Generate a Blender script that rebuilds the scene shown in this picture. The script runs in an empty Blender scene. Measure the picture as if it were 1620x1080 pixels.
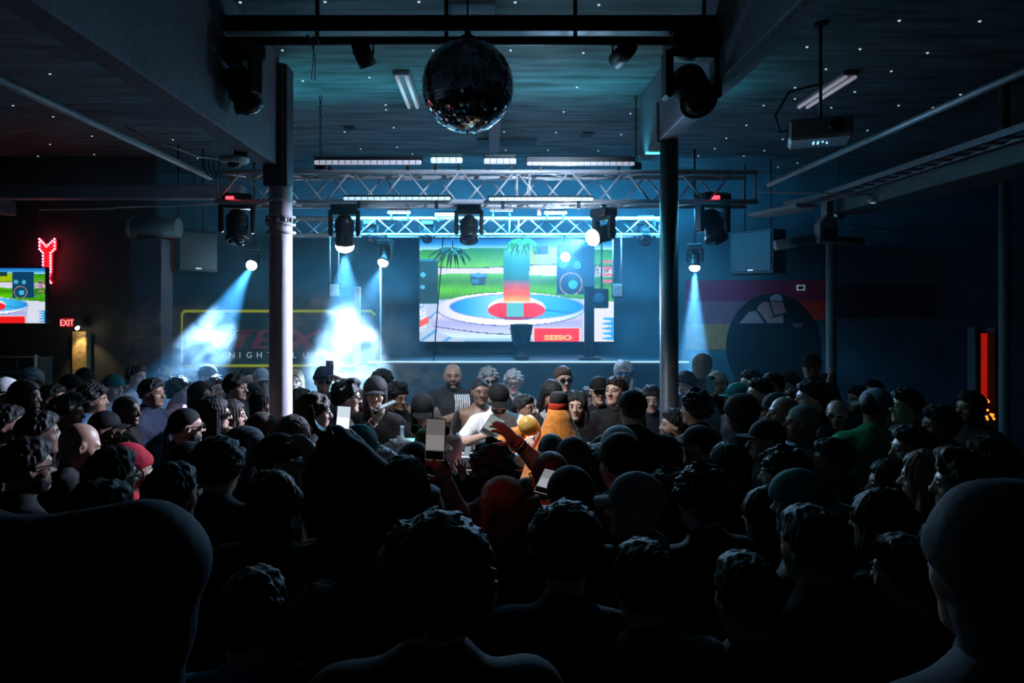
import bpy, math, random
import numpy as np
from mathutils import Vector, Matrix

# ------------------------------------------------------------------ camera, world, light, exposure
SC = bpy.context.scene
COL = SC.collection
FPX, VX, VY, CAMZ = 1080.0, 775.0, 487.0, 2.36      # focal length in px, vanishing point, eye height


def W(px, py, d):
    """a point of the room seen at pixel (px, py) of the 1620x1080 frame, d metres in front of the lens"""
    return Vector(((px - VX) * d / FPX, d, CAMZ - (py - VY) * d / FPX))


cam_d = bpy.data.cameras.new('camera')
cam_d.lens = 24.0
cam_d.sensor_width = 36.0
cam_d.shift_x = (810 - VX) / 1620.0
cam_d.shift_y = -(540 - VY) / 1620.0
cam_d.clip_end = 200
cam = bpy.data.objects.new('camera', cam_d)
cam.location = (0, 0, CAMZ)
cam.rotation_euler = (math.pi / 2, 0, 0)
COL.objects.link(cam)
SC.camera = cam

wd = bpy.data.worlds.new('club_dark')
SC.world = wd
wd.use_nodes = True
wd.node_tree.nodes['Background'].inputs[0].default_value = (0.01, 0.03, 0.05, 1)
wd.node_tree.nodes['Background'].inputs[1].default_value = 0.2

SC.view_settings.view_transform = 'Standard'
SC.view_settings.look = 'None'
SC.view_settings.gamma = 1.0
SC.view_settings.use_curve_mapping = False
SC.view_settings.exposure = 0.0
SC.cycles.use_denoising = True
SC.cycles.max_bounces = 6
SC.cycles.volume_bounces = 0
SC.cycles.diffuse_bounces = 2
SC.cycles.glossy_bounces = 3
SC.cycles.sample_clamp_indirect = 4.0
SC.cycles.volume_step_rate = 3.0
SC.cycles.volume_max_steps = 64
SC.cycles.use_adaptive_sampling = True
SC.cycles.adaptive_threshold = 0.04

R = math.radians


def add_spot(name, loc, target, power, color, size_deg, blend=0.5, radius=0.05, parent=None):
    l = bpy.data.lights.new(name, 'SPOT')
    l.energy = power
    l.color = color
    l.spot_size = R(size_deg)
    l.spot_blend = blend
    l.shadow_soft_size = radius
    o = bpy.data.objects.new(name, l)
    COL.objects.link(o)
    d = (Vector(target) - Vector(loc)).normalized()
    o.location = loc
    o.rotation_euler = d.to_track_quat('-Z', 'Y').to_euler()
    return o


def add_area(name, loc, direction, power, color, sx, sy, spread=180):
    l = bpy.data.lights.new(name, 'AREA')
    l.shape = 'RECTANGLE'
    l.size, l.size_y = sx, sy
    l.energy = power
    l.color = color
    l.spread = R(spread)
    o = bpy.data.objects.new(name, l)
    COL.objects.link(o)
    o.location = loc
    o.rotation_euler = Vector(direction).normalized().to_track_quat('-Z', 'Y').to_euler()
    return o


ICE = (0.26, 0.58, 1.0)
TEAL = (0.06, 0.50, 0.62)
# light of the LED battens that lie on the trusses and wash ceiling and stage; truss feeds an added spotlight
WASH_POWER = dict(ceiling=26.0, stage=330.0, crowd=26.0, truss=260.0)
BEAM = dict(A=5400.0, B=3700.0, C=1600.0, D=480.0, E=1800.0, F=9500.0)
DJ_KEY = 560.0  # power of a spotlight assumed on the near bar
ASSUMED_RED_PAR = 60.0  # power of the assumed red spotlight out of view

# ------------------------------------------------------------------ materials
MATS = {}


def mat(name, col, rough=0.6, metal=0.0, var=0.25, scale=18.0, bump=0.0, emit=None, strength=0.0, stretch=None,
        transmission=0.0, alpha=1.0, spec=0.5, sheen=0.0):
    """procedural principled material: base colour broken by noise, optional bump and emission"""
    if name in MATS:
        return MATS[name]
    m = bpy.data.materials.new(name)
    m.use_nodes = True
    nt = m.node_tree
    b = nt.nodes['Principled BSDF']
    b.inputs['Roughness'].default_value = rough
    b.inputs['Metallic'].default_value = metal
    b.inputs['Specular IOR Level'].default_value = spec
    if sheen:
        b.inputs['Sheen Weight'].default_value = sheen
    if transmission:
        b.inputs['Transmission Weight'].default_value = transmission
    if alpha < 1:
        b.inputs['Alpha'].default_value = alpha
    if var > 0 or bump > 0:
        tc = nt.nodes.new('ShaderNodeTexCoord')
        mp = nt.nodes.new('ShaderNodeMapping')
        nz = nt.nodes.new('ShaderNodeTexNoise')
        nz.inputs['Scale'].default_value = scale
        nz.inputs['Detail'].default_value = 4
        if stretch:
            mp.inputs['Scale'].default_value = stretch
        nt.links.new(tc.outputs['Object'], mp.inputs['Vector'])
        nt.links.new(mp.outputs['Vector'], nz.inputs['Vector'])
        rp = nt.nodes.new('ShaderNodeValToRGB')
        rp.color_ramp.elements[0].position = 0.3
        rp.color_ramp.elements[1].position = 0.7
        rp.color_ramp.elements[0].color = tuple(c * (1 - var) for c in col) + (1,)
        rp.color_ramp.elements[1].color = tuple(min(1, c * (1 + var)) for c in col) + (1,)
        nt.links.new(nz.outputs['Fac'], rp.inputs['Fac'])
        nt.links.new(rp.outputs['Color'], b.inputs['Base Color'])
        if bump > 0:
            bp = nt.nodes.new('ShaderNodeBump')
            bp.inputs['Strength'].default_value = min(1.0, bump)
            bp.inputs['Distance'].default_value = 0.01
            nt.links.new(nz.outputs['Fac'], bp.inputs['Height'])
            nt.links.new(bp.outputs['Normal'], b.inputs['Normal'])
    else:
        b.inputs['Base Color'].default_value = tuple(col) + (1,)
    if emit:
        b.inputs['Emission Color'].default_value = tuple(emit) + (1,)
        b.inputs['Emission Strength'].default_value = strength
    MATS[name] = m
    return m


def stripes_mat(name, cols, scale=30.0, rough=0.7, axis=(1, 0, 0), distort=1.5):
    """printed cloth: several colours in broken bands"""
    if name in MATS:
        return MATS[name]
    m = bpy.data.materials.new(name)
    m.use_nodes = True
    nt = m.node_tree
    b = nt.nodes['Principled BSDF']
    b.inputs['Roughness'].default_value = rough
    tc = nt.nodes.new('ShaderNodeTexCoord')
    wv = nt.nodes.new('ShaderNodeTexWave')
    wv.inputs['Scale'].default_value = scale
    wv.inputs['Distortion'].default_value = distort
    wv.inputs['Detail Scale'].default_value = 3
    wv.bands_direction = 'X' if axis[0] else ('Y' if axis[1] else 'Z')
    nt.links.new(tc.outputs['Object'], wv.inputs['Vector'])
    rp = nt.nodes.new('ShaderNodeValToRGB')
    rp.color_ramp.interpolation = 'CONSTANT'
    n = len(cols)
    el = rp.color_ramp.elements
    while len(el) < n:
        el.new(0.5)
    for i, c in enumerate(cols):
        el[i].position = i / n
        el[i].color = tuple(c) + (1,)
    nt.links.new(wv.outputs['Fac'], rp.inputs['Fac'])
    nt.links.new(rp.outputs['Color'], b.inputs['Base Color'])
    MATS[name] = m
    return m


def attr_emit_mat(name, strength):
    m = bpy.data.materials.new(name)
    m.use_nodes = True
    nt = m.node_tree
    b = nt.nodes['Principled BSDF']
    b.inputs['Base Color'].default_value = (0.02, 0.02, 0.02, 1)
    b.inputs['Roughness'].default_value = 0.4
    at = nt.nodes.new('ShaderNodeAttribute')
    at.attribute_name = 'picture'
    nt.links.new(at.outputs['Color'], b.inputs['Emission Color'])
    b.inputs['Emission Strength'].default_value = strength
    return m


# ------------------------------------------------------------------ object helpers
def tag(o, label=None, cat=None, group=None, kind=None):
    if label:
        o['label'] = label
    if cat:
        o['category'] = cat
    if group:
        o['group'] = group
    if kind:
        o['kind'] = kind
    return o


def empty(name, loc=(0, 0, 0), rz=0.0):
    o = bpy.data.objects.new(name, None)
    o.empty_display_size = 0.1
    o.location = loc
    o.rotation_euler = (0, 0, rz)
    COL.objects.link(o)
    return o


def link(name, me, parent=None, mats=None, matrix=None):
    o = bpy.data.objects.new(name, me)
    COL.objects.link(o)
    if parent is not None:
        o.parent = parent
    if matrix is not None:
        o.matrix_local = matrix
    if mats is not None:
        for i, m in enumerate(mats if isinstance(mats, (list, tuple)) else [mats]):
            if i >= len(me.materials):
                me.materials.append(m)
            elif me.materials[i] is not m:
                o.material_slots[i].link = 'OBJECT'
                o.material_slots[i].material = m
    return o


def copy_tree(o, parent=None):
    c = o.copy()
    COL.objects.link(c)
    c.parent = parent
    for ch in list(o.children):
        copy_tree(ch, c)
    return c


class MB:
    """collects boxes, bars, tubes, lathes into one mesh"""

    def __init__(s):
        s.v, s.f, s.m, s.sm = [], [], [], []

    def add(s, vs, fs, mi=0, smooth=False):
        o = len(s.v)
        s.v += [tuple(v) for v in vs]
        for f in fs:
            s.f.append([i + o for i in f])
            s.m.append(mi)
            s.sm.append(smooth)
        return s

    def box(s, c, size, M=None, mi=0, bev=0.0):
        hx, hy, hz = size[0] / 2, size[1] / 2, size[2] / 2
        b = min(bev, hx * .9, hy * .9, hz * .9)
        if b <= 0:
            vs = [Vector((x * hx, y * hy, z * hz)) for x in (-1, 1) for y in (-1, 1) for z in (-1, 1)]
            fs = [(0, 1, 3, 2), (4, 6, 7, 5), (0, 4, 5, 1), (2, 3, 7, 6), (0, 2, 6, 4), (1, 5, 7, 3)]
        else:
            vs, fs = [], []
            idx = {}
            for x in (-1, 1):
                for y in (-1, 1):
                    for z in (-1, 1):
                        for a in range(3):
                            p = [x * (hx - b), y * (hy - b), z * (hz - b)]
                            p[a] = (x, y, z)[a] * (hx, hy, hz)[a]
                            idx[(x, y, z, a)] = len(vs)
                            vs.append(Vector(p))
            for a in range(3):
                u, w = [(1, 2), (2, 0), (0, 1)][a]
                for sg in (-1, 1):
                    q = []
                    for (p1, p2) in ((-1, -1), (1, -1), (1, 1), (-1, 1)):
                        k = [0, 0, 0]
                        k[a], k[u], k[w] = sg, p1, p2
                        q.append(idx[(k[0], k[1], k[2], a)])
                    fs.append(q if sg > 0 else q[::-1])
            for a in range(3):
                u, w = [(1, 2), (2, 0), (0, 1)][a]
                for p1 in (-1, 1):
                    for p2 in (-1, 1):
                        def key(sa, ax):
                            k = [0, 0, 0]
                            k[a], k[u], k[w] = sa, p1, p2
                            return idx[(k[0], k[1], k[2], ax)]
                        q = [key(-1, u), key(1, u), key(1, w), key(-1, w)]
                        fs.append(q if p1 * p2 < 0 else q[::-1])
            for x in (-1, 1):
                for y in (-1, 1):
                    for z in (-1, 1):
                        q = [idx[(x, y, z, 0)], idx[(x, y, z, 1)], idx[(x, y, z, 2)]]
                        fs.append(q if x * y * z > 0 else q[::-1])
        c = Vector(c)
        if M is not None:
            vs = [M @ v for v in vs]
        return s.add([v + c for v in vs], fs, mi)

    def tube(s, pts, r, n=8, mi=0, caps=True, smooth=True):
        pts = [Vector(p) for p in pts]
        rs = r if isinstance(r, (list, tuple)) else [r] * len(pts)
        vs, fs = [], []
        up = None
        for i, p in enumerate(pts):
            d = (pts[min(i + 1, len(pts) - 1)] - pts[max(i - 1, 0)]).normalized()
            if up is None:
                up = Vector((0, 0, 1)) if abs(d.z) < 0.9 else Vector((1, 0, 0))
            x = d.cross(up).normalized()
            y = x.cross(d).normalized()
            up = y
            for k in range(n):
                a = 2 * math.pi * k / n
                vs.append(p + (x * math.cos(a) + y * math.sin(a)) * rs[i])
        for i in range(len(pts) - 1):
            for k in range(n):
                k2 = (k + 1) % n
                fs.append((i * n + k2, i * n + k, (i + 1) * n + k, (i + 1) * n + k2))
        s.add(vs, fs, mi, smooth)
        if caps:
            o = len(s.v) - len(vs)
            s.f.append([o + k for k in range(n)])
            s.f.append([o + (len(pts) - 1) * n + k for k in range(n)][::-1])
            s.m += [mi, mi]
            s.sm += [False, False]
        return s

    def lathe(s, prof, c=(0, 0, 0), n=16, M=None, mi=0, smooth=True, caps=True):
        """prof: list of (r, z)"""
        vs, fs = [], []
        for (r, z) in prof:
            for k in range(n):
                a = 2 * math.pi * k / n
                vs.append(Vector((r * math.cos(a), r * math.sin(a), z)))
        for i in range(len(prof) - 1):
            for k in range(n):
                k2 = (k + 1) % n
                fs.append((i * n + k, i * n + k2, (i + 1) * n + k2, (i + 1) * n + k))
        c = Vector(c)
        if M is not None:
            vs = [M @ v for v in vs]
        vs = [v + c for v in vs]
        s.add(vs, fs, mi, smooth)
        if caps:
            o = len(s.v) - len(vs)
            if prof[0][0] > 1e-5:
                s.f.append([o + k for k in range(n)][::-1])
                s.m.append(mi)
                s.sm.append(False)
            if prof[-1][0] > 1e-5:
                s.f.append([o + (len(prof) - 1) * n + k for k in range(n)])
                s.m.append(mi)
                s.sm.append(False)
        return s

    def prism(s, poly, y0, y1, mi=0):
        """poly of (x, z), extruded along y"""
        n = len(poly)
        vs = [(x, y0, z) for x, z in poly] + [(x, y1, z) for x, z in poly]
        fs = [list(range(n)), list(range(2 * n - 1, n - 1, -1))]
        for i in range(n):
            j = (i + 1) % n
            fs.append((j, i, n + i, n + j))
        return s.add(vs, fs, mi)

    def mesh(s, name):
        me = bpy.data.meshes.new(name)
        me.from_pydata(s.v, [], s.f)
        me.polygons.foreach_set('material_index', s.m)
        me.polygons.foreach_set('use_smooth', s.sm)
        me.update()
        return me

    def build(s, name, mats, parent=None, matrix=None):
        return link(name, s.mesh(name), parent, mats, matrix)


def text_mesh(name, body, size, extrude=0.004, align='CENTER', shear=0.0, spacing=1.0, offset=0.0):
    cu = bpy.data.curves.new(name, 'FONT')
    cu.body = body
    cu.size = size
    cu.extrude = extrude
    cu.align_x = align
    cu.shear = shear
    cu.space_character = spacing
    cu.offset = offset
    cu.resolution_u = 3
    o = bpy.data.objects.new(name, cu)
    COL.objects.link(o)
    dg = bpy.context.evaluated_depsgraph_get()
    me = bpy.data.meshes.new_from_object(o.evaluated_get(dg))
    bpy.data.objects.remove(o)
    bpy.data.curves.remove(cu)
    me.name = name
    return me


FACE_CAM = Matrix.Rotation(math.pi / 2, 4, 'X')     # lays text upright, readable from the camera side (-Y)

# ------------------------------------------------------------------ signed-distance modelling
def snet(fn, lo, hi, st):
    lo = np.array(lo, np.float32)
    hi = np.array(hi, np.float32)
    n = np.ceil((hi - lo) / st).astype(int) + 1
    X, Y, Z = np.meshgrid(*[lo[a] + st * np.arange(n[a], dtype=np.float32) for a in range(3)], indexing='ij')
    v = fn((X, Y, Z)).astype(np.float32)
    s = v < 0
    c = np.zeros(n - 1, np.int8)
    for a in (0, 1):
        for b in (0, 1):
            for d in (0, 1):
                c += s[a:n[0] - 1 + a, b:n[1] - 1 + b, d:n[2] - 1 + d]
    act = (c > 0) & (c < 8)
    idx = np.full(act.shape, -1, np.int64)
    A = np.argwhere(act)
    idx[act] = np.arange(len(A))
    acc = np.zeros((len(A), 3), np.float32)
    num = np.zeros(len(A), np.float32)
    cor = [(a, b, d) for a in (0, 1) for b in (0, 1) for d in (0, 1)]
    for p in cor:
        for ax in range(3):
            if p[ax] == 0:
                q = list(p)
                q[ax] = 1
                va = v[A[:, 0] + p[0], A[:, 1] + p[1], A[:, 2] + p[2]]
                vb = v[A[:, 0] + q[0], A[:, 1] + q[1], A[:, 2] + q[2]]
                m = (va < 0) != (vb < 0)
                t = va[m] / (va[m] - vb[m])
                pp = np.tile(np.array(p, np.float32), (m.sum(), 1))
                pp[:, ax] += t
                acc[m] += pp
                num[m] += 1
    V = lo + st * (A + acc / np.maximum(num, 1)[:, None])
    F = []
    for ax in range(3):
        s0 = np.take(s, range(0, n[ax] - 1), ax)
        s1 = np.take(s, range(1, n[ax]), ax)
        E = np.argwhere(s0 != s1)
        u, w = [(1, 2), (2, 0), (0, 1)][ax]
        ok = (E[:, u] > 0) & (E[:, w] > 0) & (E[:, u] < n[u] - 1) & (E[:, w] < n[w] - 1)
        E = E[ok]
        ins = s0[E[:, 0], E[:, 1], E[:, 2]]

        def cell(du, dw):
            q = E.copy()
            q[:, u] += du
            q[:, w] += dw
            return idx[q[:, 0], q[:, 1], q[:, 2]]
        Q = np.stack([cell(-1, -1), cell(0, -1), cell(0, 0), cell(-1, 0)], 1)
        Q[~ins] = Q[~ins][:, ::-1]
        F.append(Q)
    return V.astype(np.float32), np.concatenate(F).astype(np.int32)


def s_cap(p, a, b, ra, rb=None):
    rb = ra if rb is None else rb
    a = np.array(a, np.float32)
    b = np.array(b, np.float32)
    d = b - a
    L = float(d @ d) + 1e-9
    x, y, z = p[0] - a[0], p[1] - a[1], p[2] - a[2]
    t = np.clip((x * d[0] + y * d[1] + z * d[2]) / L, 0, 1)
    return np.sqrt((x - t * d[0]) ** 2 + (y - t * d[1]) ** 2 + (z - t * d[2]) ** 2) - (ra + (rb - ra) * t)


def s_ell(p, c, r):
    x, y, z = (p[0] - c[0]) / r[0], (p[1] - c[1]) / r[1], (p[2] - c[2]) / r[2]
    k0 = np.sqrt(x * x + y * y + z * z) + 1e-6
    k1 = np.sqrt((x / r[0]) ** 2 + (y / r[1]) ** 2 + (z / r[2]) ** 2) + 1e-6
    return k0 * (k0 - 1) / k1


def smin(a, b, k):
    h = np.maximum(k - np.abs(a - b), 0) / k
    return np.minimum(a, b) - h * h * k * 0.25


def smax(a, b, k):
    return -smin(-a, -b, k)


def wob(p, f, ph=0.0):
    return np.sin(p[0] * f + ph) * np.sin(p[1] * f * 1.1 + 1.3 + ph) * np.sin(p[2] * f * .93 + .7)


def np_mesh(name, V, F, mi=None, smooth=True):
    me = bpy.data.meshes.new(name)
    me.vertices.add(len(V))
    me.vertices.foreach_set('co', np.asarray(V, np.float32).ravel())
    me.loops.add(len(F) * 4)
    me.loops.foreach_set('vertex_index', np.asarray(F, np.int32).ravel())
    me.polygons.add(len(F))
    me.polygons.foreach_set('loop_start', np.arange(len(F), dtype=np.int32) * 4)
    if mi is not None:
        me.polygons.foreach_set('material_index', np.asarray(mi, np.int32))
    me.polygons.foreach_set('use_smooth', np.full(len(F), smooth))
    me.update(calc_edges=True)
    me.validate()
    return me


def cube_sphere(n=4):
    V, F, key = [], [], {}
    for ax in range(3):
        for sg in (-1, 1):
            g = {}
            for i in range(n + 1):
                for j in range(n + 1):
                    q = [0, 0, 0]
                    q[ax] = sg
                    q[(ax + 1) % 3] = math.tan((2 * i / n - 1) * math.pi / 4)
                    q[(ax + 2) % 3] = math.tan((2 * j / n - 1) * math.pi / 4)
                    v = Vector(q).normalized()
                    k = (round(v.x, 4), round(v.y, 4), round(v.z, 4))
                    if k not in key:
                        key[k] = len(V)
                        V.append(v)
                    g[(i, j)] = key[k]
            for i in range(n):
                for j in range(n):
                    q = [g[(i, j)], g[(i + 1, j)], g[(i + 1, j + 1)], g[(i, j + 1)]]
                    F.append(q if sg > 0 else q[::-1])
    return np.array([tuple(v) for v in V], np.float32), np.array(F, np.int32)


CSV, CSF = cube_sphere(4)
CSV2, CSF2 = cube_sphere(2)
# ------------------------------------------------------------------ the room
M_CEIL = mat('ceiling_plaster', (0.095, 0.14, 0.155), 0.75, var=0.6, scale=1.6, bump=0.25, stretch=(1, 6, 1))
M_WALL = mat('wall_paint_dark', (0.045, 0.07, 0.085), 0.7, var=0.25, scale=3.0, bump=0.1)
M_WALLB = mat('wall_paint_blue', (0.05, 0.13, 0.17), 0.65, var=0.25, scale=2.5, bump=0.1)
M_FLOOR = mat('floor_concrete', (0.03, 0.03, 0.035), 0.5, var=0.4, scale=4, bump=0.2)
M_BEAM = mat('beam_paint', (0.15, 0.155, 0.20), 0.7, var=0.2, scale=25, bump=0.15)
M_BLACK = mat('black_metal', (0.012, 0.013, 0.015), 0.45, 0.2, var=0.3, scale=20)
M_BLACKP = mat('black_plastic', (0.015, 0.016, 0.018), 0.35, 0.0, var=0.2, scale=30)
M_ALU = mat('aluminium_tube', (0.70, 0.72, 0.76), 0.35, 0.25, var=0.1, scale=40)
M_PLASTER = mat('column_plaster', (0.55, 0.52, 0.56), 0.6, var=0.12, scale=14, bump=0.12, stretch=(1, 1, .3))
M_STEELD = mat('column_dark_steel', (0.09, 0.095, 0.11), 0.45, 0.2, var=0.2, scale=16)
M_GREYM = mat('grey_metal', (0.22, 0.24, 0.26), 0.45, 0.5, var=0.2, scale=18)
M_WIRE = mat('cable_white', (0.55, 0.56, 0.58), 0.5, var=0.1)
M_WIREB = mat('cable_black', (0.01, 0.01, 0.011), 0.5, var=0.1)
M_GLASSD = mat('dark_lens', (0.01, 0.012, 0.02), 0.05, 0.0, var=0, spec=0.9)
M_REDLED = mat('red_display', (0.02, 0, 0), 0.4, var=0, emit=(1, 0.03, 0.05), strength=5)
M_LENS = mat('lamp_lens_on', (0.9, 0.95, 1), 0.2, var=0, emit=(0.80, 0.92, 1.0), strength=60)
M_LEDW = mat('led_strip_on', (0.7, 0.7, 0.75), 0.3, var=0.15, scale=60, emit=(0.75, 0.80, 1.0), strength=0.40)
M_LEDB = mat('led_tube_on', (0.7, 0.75, 0.85), 0.2, var=0.2, scale=80, emit=(0.55, 0.85, 1.0), strength=.9)
M_STAR = mat('pin_light_on', (0.8, 0.9, 0.9), 0.3, var=0, emit=(0.75, 0.95, 1.0), strength=.7)
M_WHITE = mat('white_enamel', (0.7, 0.7, 0.72), 0.4, var=0.06)

X0, X1, Y0, Y1, ZC = -7.6, 8.6, -3.2, 10.7, 4.45
YB = Y1


def struct(name, mb, m, parent=None):
    o = mb.build(name, m, parent)
    if parent is None:
        o['kind'] = 'structure'
    return o


cx, cy = (X0 + X1) / 2, (Y0 + Y1) / 2
struct('floor', MB().box((cx, cy, -0.05), (X1 - X0, Y1 - Y0, 0.1)), M_FLOOR)
ceiling = struct('ceiling', MB().box((cx, cy, ZC + 0.05), (X1 - X0, Y1 - Y0, 0.1)), M_CEIL)
wall_back = struct('wall_back', MB().box((cx, YB + 0.06, ZC / 2), (X1 - X0, 0.12, ZC)), M_WALLB)
wall_left = struct('wall_left', MB().box((X0 - 0.06, cy, ZC / 2), (0.12, Y1 - Y0, ZC)), M_WALL)
wall_right = struct('wall_right', MB().box((X1 + 0.06, cy, ZC / 2), (0.12, Y1 - Y0, ZC)), M_WALL)
struct('wall_front', MB().box((cx, Y0 - 0.06, ZC / 2), (X1 - X0, 0.12, ZC)), M_WALL)
struct('wall_partition', MB().box(((X0 - 4.62) / 2, 9.47, ZC / 2), (-4.62 - X0, .10, ZC)), mat('partition_paint', (.03, .034, .04), .7, var=.25, scale=3, bump=.1))
# raised floor where the nearest spectators stand
PLATZ = 0.45
struct('floor_platform', MB().box((0.2, (Y0 + 1.72) / 2, PLATZ / 2), (9.0, 1.72 - Y0, PLATZ), bev=0.01), M_FLOOR)
# stage at the back wall and its metal edge, whose glow stands in for light on it
STZ = CAMZ - (571 - VY) * 9.0 / FPX
stage = struct('floor_stage', MB().box(((-1.62 + 2.62) / 2, (9.0 + YB) / 2, (STZ - .02) / 2), (4.24, YB - 9.0, STZ - .02)), M_WALLB)
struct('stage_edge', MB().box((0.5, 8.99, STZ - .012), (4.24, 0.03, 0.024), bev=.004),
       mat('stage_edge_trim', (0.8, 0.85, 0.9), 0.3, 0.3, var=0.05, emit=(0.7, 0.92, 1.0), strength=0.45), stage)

# pin lights set in the ceiling
pins = [(540 + a / 3, b / 3) for a, b in [(368, 8), (825, 10), (1222, 22), (60, 235), (435, 238), (803, 238), (1148, 250), (133, 367),
        (1118, 413), (1455, 420), (210, 497), (212, 520), (248, 605), (15, 625), (1055, 530), (1372, 538), (772, 625), (1018, 628),
        (1328, 637), (92, 706), (265, 698), (338, 730), (780, 712), (980, 712), (1220, 715)]]
pins += [(a / 3, b / 3) for a, b in [(1140, 10), (1542, 8), (1340, 238), (1437, 383), (237, 350), (62, 500), (252, 553), (437, 645),
         (238, 684), (180, 740), (447, 732), (328, 802), (595, 763), (535, 828), (820, 662), (938, 750)]]
pins += [(1080 + a / 3, b / 3) for a, b in [(103, 52), (590, 222), (842, 232), (1028, 97), (1410, 100), (1162, 250), (990, 337),
         (680, 327), (533, 415), (533, 468), (384, 500), (817, 435), (1025, 500), (1188, 510), (1518, 508), (1318, 448), (302, 593),
         (705, 510), (207, 655), (877, 618), (475, 660), (152, 705), (388, 714), (75, 738), (290, 740), (452, 792), (545, 772)]]
pin_me = MB().lathe([(0.001, -.010), (.0045, -.009), (.006, -.005), (.011, -.003), (.011, 0)], n=8).mesh('pin_light')
for (a, b) in pins:
    d = (ZC - CAMZ) * FPX / (VY - b)
    if d < YB - .1:
        o = link('pin_light', pin_me, ceiling, M_STAR)
        o.location = ((a - VX) * d / FPX, d, ZC)

for (x0_, y0_, x1_, y1_) in ((755, 219, 848, 230), (920, 209, 938, 215), (545, 199, 562, 204)):
    da, db = (ZC - CAMZ) * FPX / (VY - y0_), (ZC - CAMZ) * FPX / (VY - y1_)
    dm_ = (da + db) / 2
    xa_, xb_ = (x0_ - VX) * dm_ / FPX, (x1_ - VX) * dm_ / FPX
    MB().box(((xa_ + xb_) / 2, dm_, ZC - .008), (xb_ - xa_, abs(db - da), .016), bev=.003).build('vent_panel', M_BLACK, ceiling)
# ceiling beams
struct('beam_left', MB().box((-1.82, 2.5, (3.53 + ZC) / 2), (0.16, 6.3, ZC - 3.53), bev=.01), M_BEAM)
struct('beam_right', MB().box((1.56, 3.2, (3.83 + ZC) / 2), (0.15, 7.1, ZC - 3.83), bev=.01), M_BEAM)
struct('beam_centre', MB().box((0.05, 7.25, 4.375), (0.13, 2.6, .15), bev=.01), M_BEAM)
struct('beam_near', MB().box((-0.11, 4.0, 4.39), (0.30, 1.9, .12), bev=.01), M_BEAM)
struct('beam_cross', MB().box((-4.6, 8.05, 3.72), (3.4, .16, .16), bev=.01), M_BEAM)
struct('beam_wall', MB().box((-6.1, 7.4, 3.62), (.14, 2.6, .18), bev=.01), mat('beam_dark', (.16, .14, .16), .7, var=.2))

# two large columns
cl = tag(empty('column', (-1.74, 5.68, 0)), 'pale plastered round column with tied wire rings, left of the stage', 'column')
cl['kind'] = 'structure'
MB().lathe([(.1, 0), (.094, .06), (.094, 3.36), (.098, 3.38)], n=28).build('shaft', M_PLASTER, cl)
MB().box((-.02, 0, 3.86), (.20, .19, 1.0), bev=.008).box((-.02, -.1, 3.86), (.14, .02, 1.0), bev=.004).build('head_casing', mat('beam_casing', (.07, .08, .1), .7, var=.2), cl)
ring = []
for zz, rr in ((3.245, .012), (3.115, .012), (3.05, .012), (2.985, .013)):
    mb = MB()
    mb.tube([(.112 * math.cos(a), .112 * math.sin(a), zz + .004 * math.sin(3 * a)) for a in np.linspace(0, 2 * math.pi, 25)], rr, n=6)
    mb.build('wire_ring', M_WIRE, cl)
for k in range(5):
    a = -2.5 + k * .5
    MB().lathe([(.001, -.02), (.016, -.012), (.016, .012), (.001, .02)], (.115 * math.cos(a), .115 * math.sin(a), 3.082), n=8).build('cable_tie', M_WIRE, cl)
cr = tag(empty('column', (1.575, 6.0, 0)), 'dark round steel column right of the stage', 'column')
cr['kind'] = 'structure'
MB().lathe([(.09, 0), (.079, .05), (.079, 3.83)], n=28).build('shaft', M_STEELD, cr)
MB().box((-.085, .02, 3.99), (.05, .05, .35), bev=.005).build('bracket', M_GREYM, cr)
# slim columns at the right
c3 = tag(empty('column', (4.0, 8.0, 0)), 'slim blue-lit column with flared bracket on the right side', 'column')
c3['kind'] = 'structure'
MB().lathe([(.07, 0), (.058, .04), (.058, 3.12)], n=20).build('shaft', mat('slim_column_paint', (.12, .2, .23), .55, var=.2), c3)
MB().prism([(-.18, 3.12), (.03, 3.12), (.03, 3.32), (-.02, 3.42), (-.02, 3.62), (-.10, 3.62), (-.10, 3.44), (-.18, 3.34)], -.1, .04).build('bracket', mat('bracket_paint', (.2, .22, .23), .6, var=.15), c3)
MB().box((-.08, -.115, 3.21), (.14, .03, .13), bev=.004).build('vent_plate', M_BLACK, c3)
MB().tube([(.04, .05, 3.16), (.42, .1, 3.15)], .05, n=12).build('duct_arm', mat('duct_paint', (.13, .2, .22), .5, .2, var=.2), c3)
MB().tube([(-.62, .1, 3.10), (-.18, .05, 3.17)], .062, n=14).build('duct_arm', mat('duct_paint', (.13, .2, .22), .5, .2, var=.2), c3)
c4 = tag(empty('column', (W(1589, 500, 6.4).x, 6.4, 0)), 'slim dark column at the far right beside the red doorway', 'column')
c4['kind'] = 'structure'
MB().lathe([(.055, 0), (.045, .04), (.045, ZC)], n=18).build('shaft', mat('slim_column_paint', (.12, .2, .23), .55, var=.2), c4)
# square pillar with lying duct at the left
c5 = tag(empty('column', (W(241, 500, 8.4).x, 8.4, 0)), 'dark square pillar under a round duct, left of the loudspeaker', 'column')
c5['kind'] = 'structure'
MB().box((0, 0, 1.6), (.37, .3, 3.2), bev=.01).build('shaft', mat('pillar_paint', (.06, .075, .11), .6, var=.2), c5)
dz = W(0, 361, 8.4).z
MB().tube([(-.23, -.05, dz), (.35, -.05, dz)], .12, n=20).build('round_duct', mat('duct_paint', (.13, .2, .22), .5, .2, var=.2), c5)
MB().tube([(-.245, -.05, dz), (-.20, -.05, dz)], .135, n=20).build('duct_flange', M_GREYM, c5)
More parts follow.
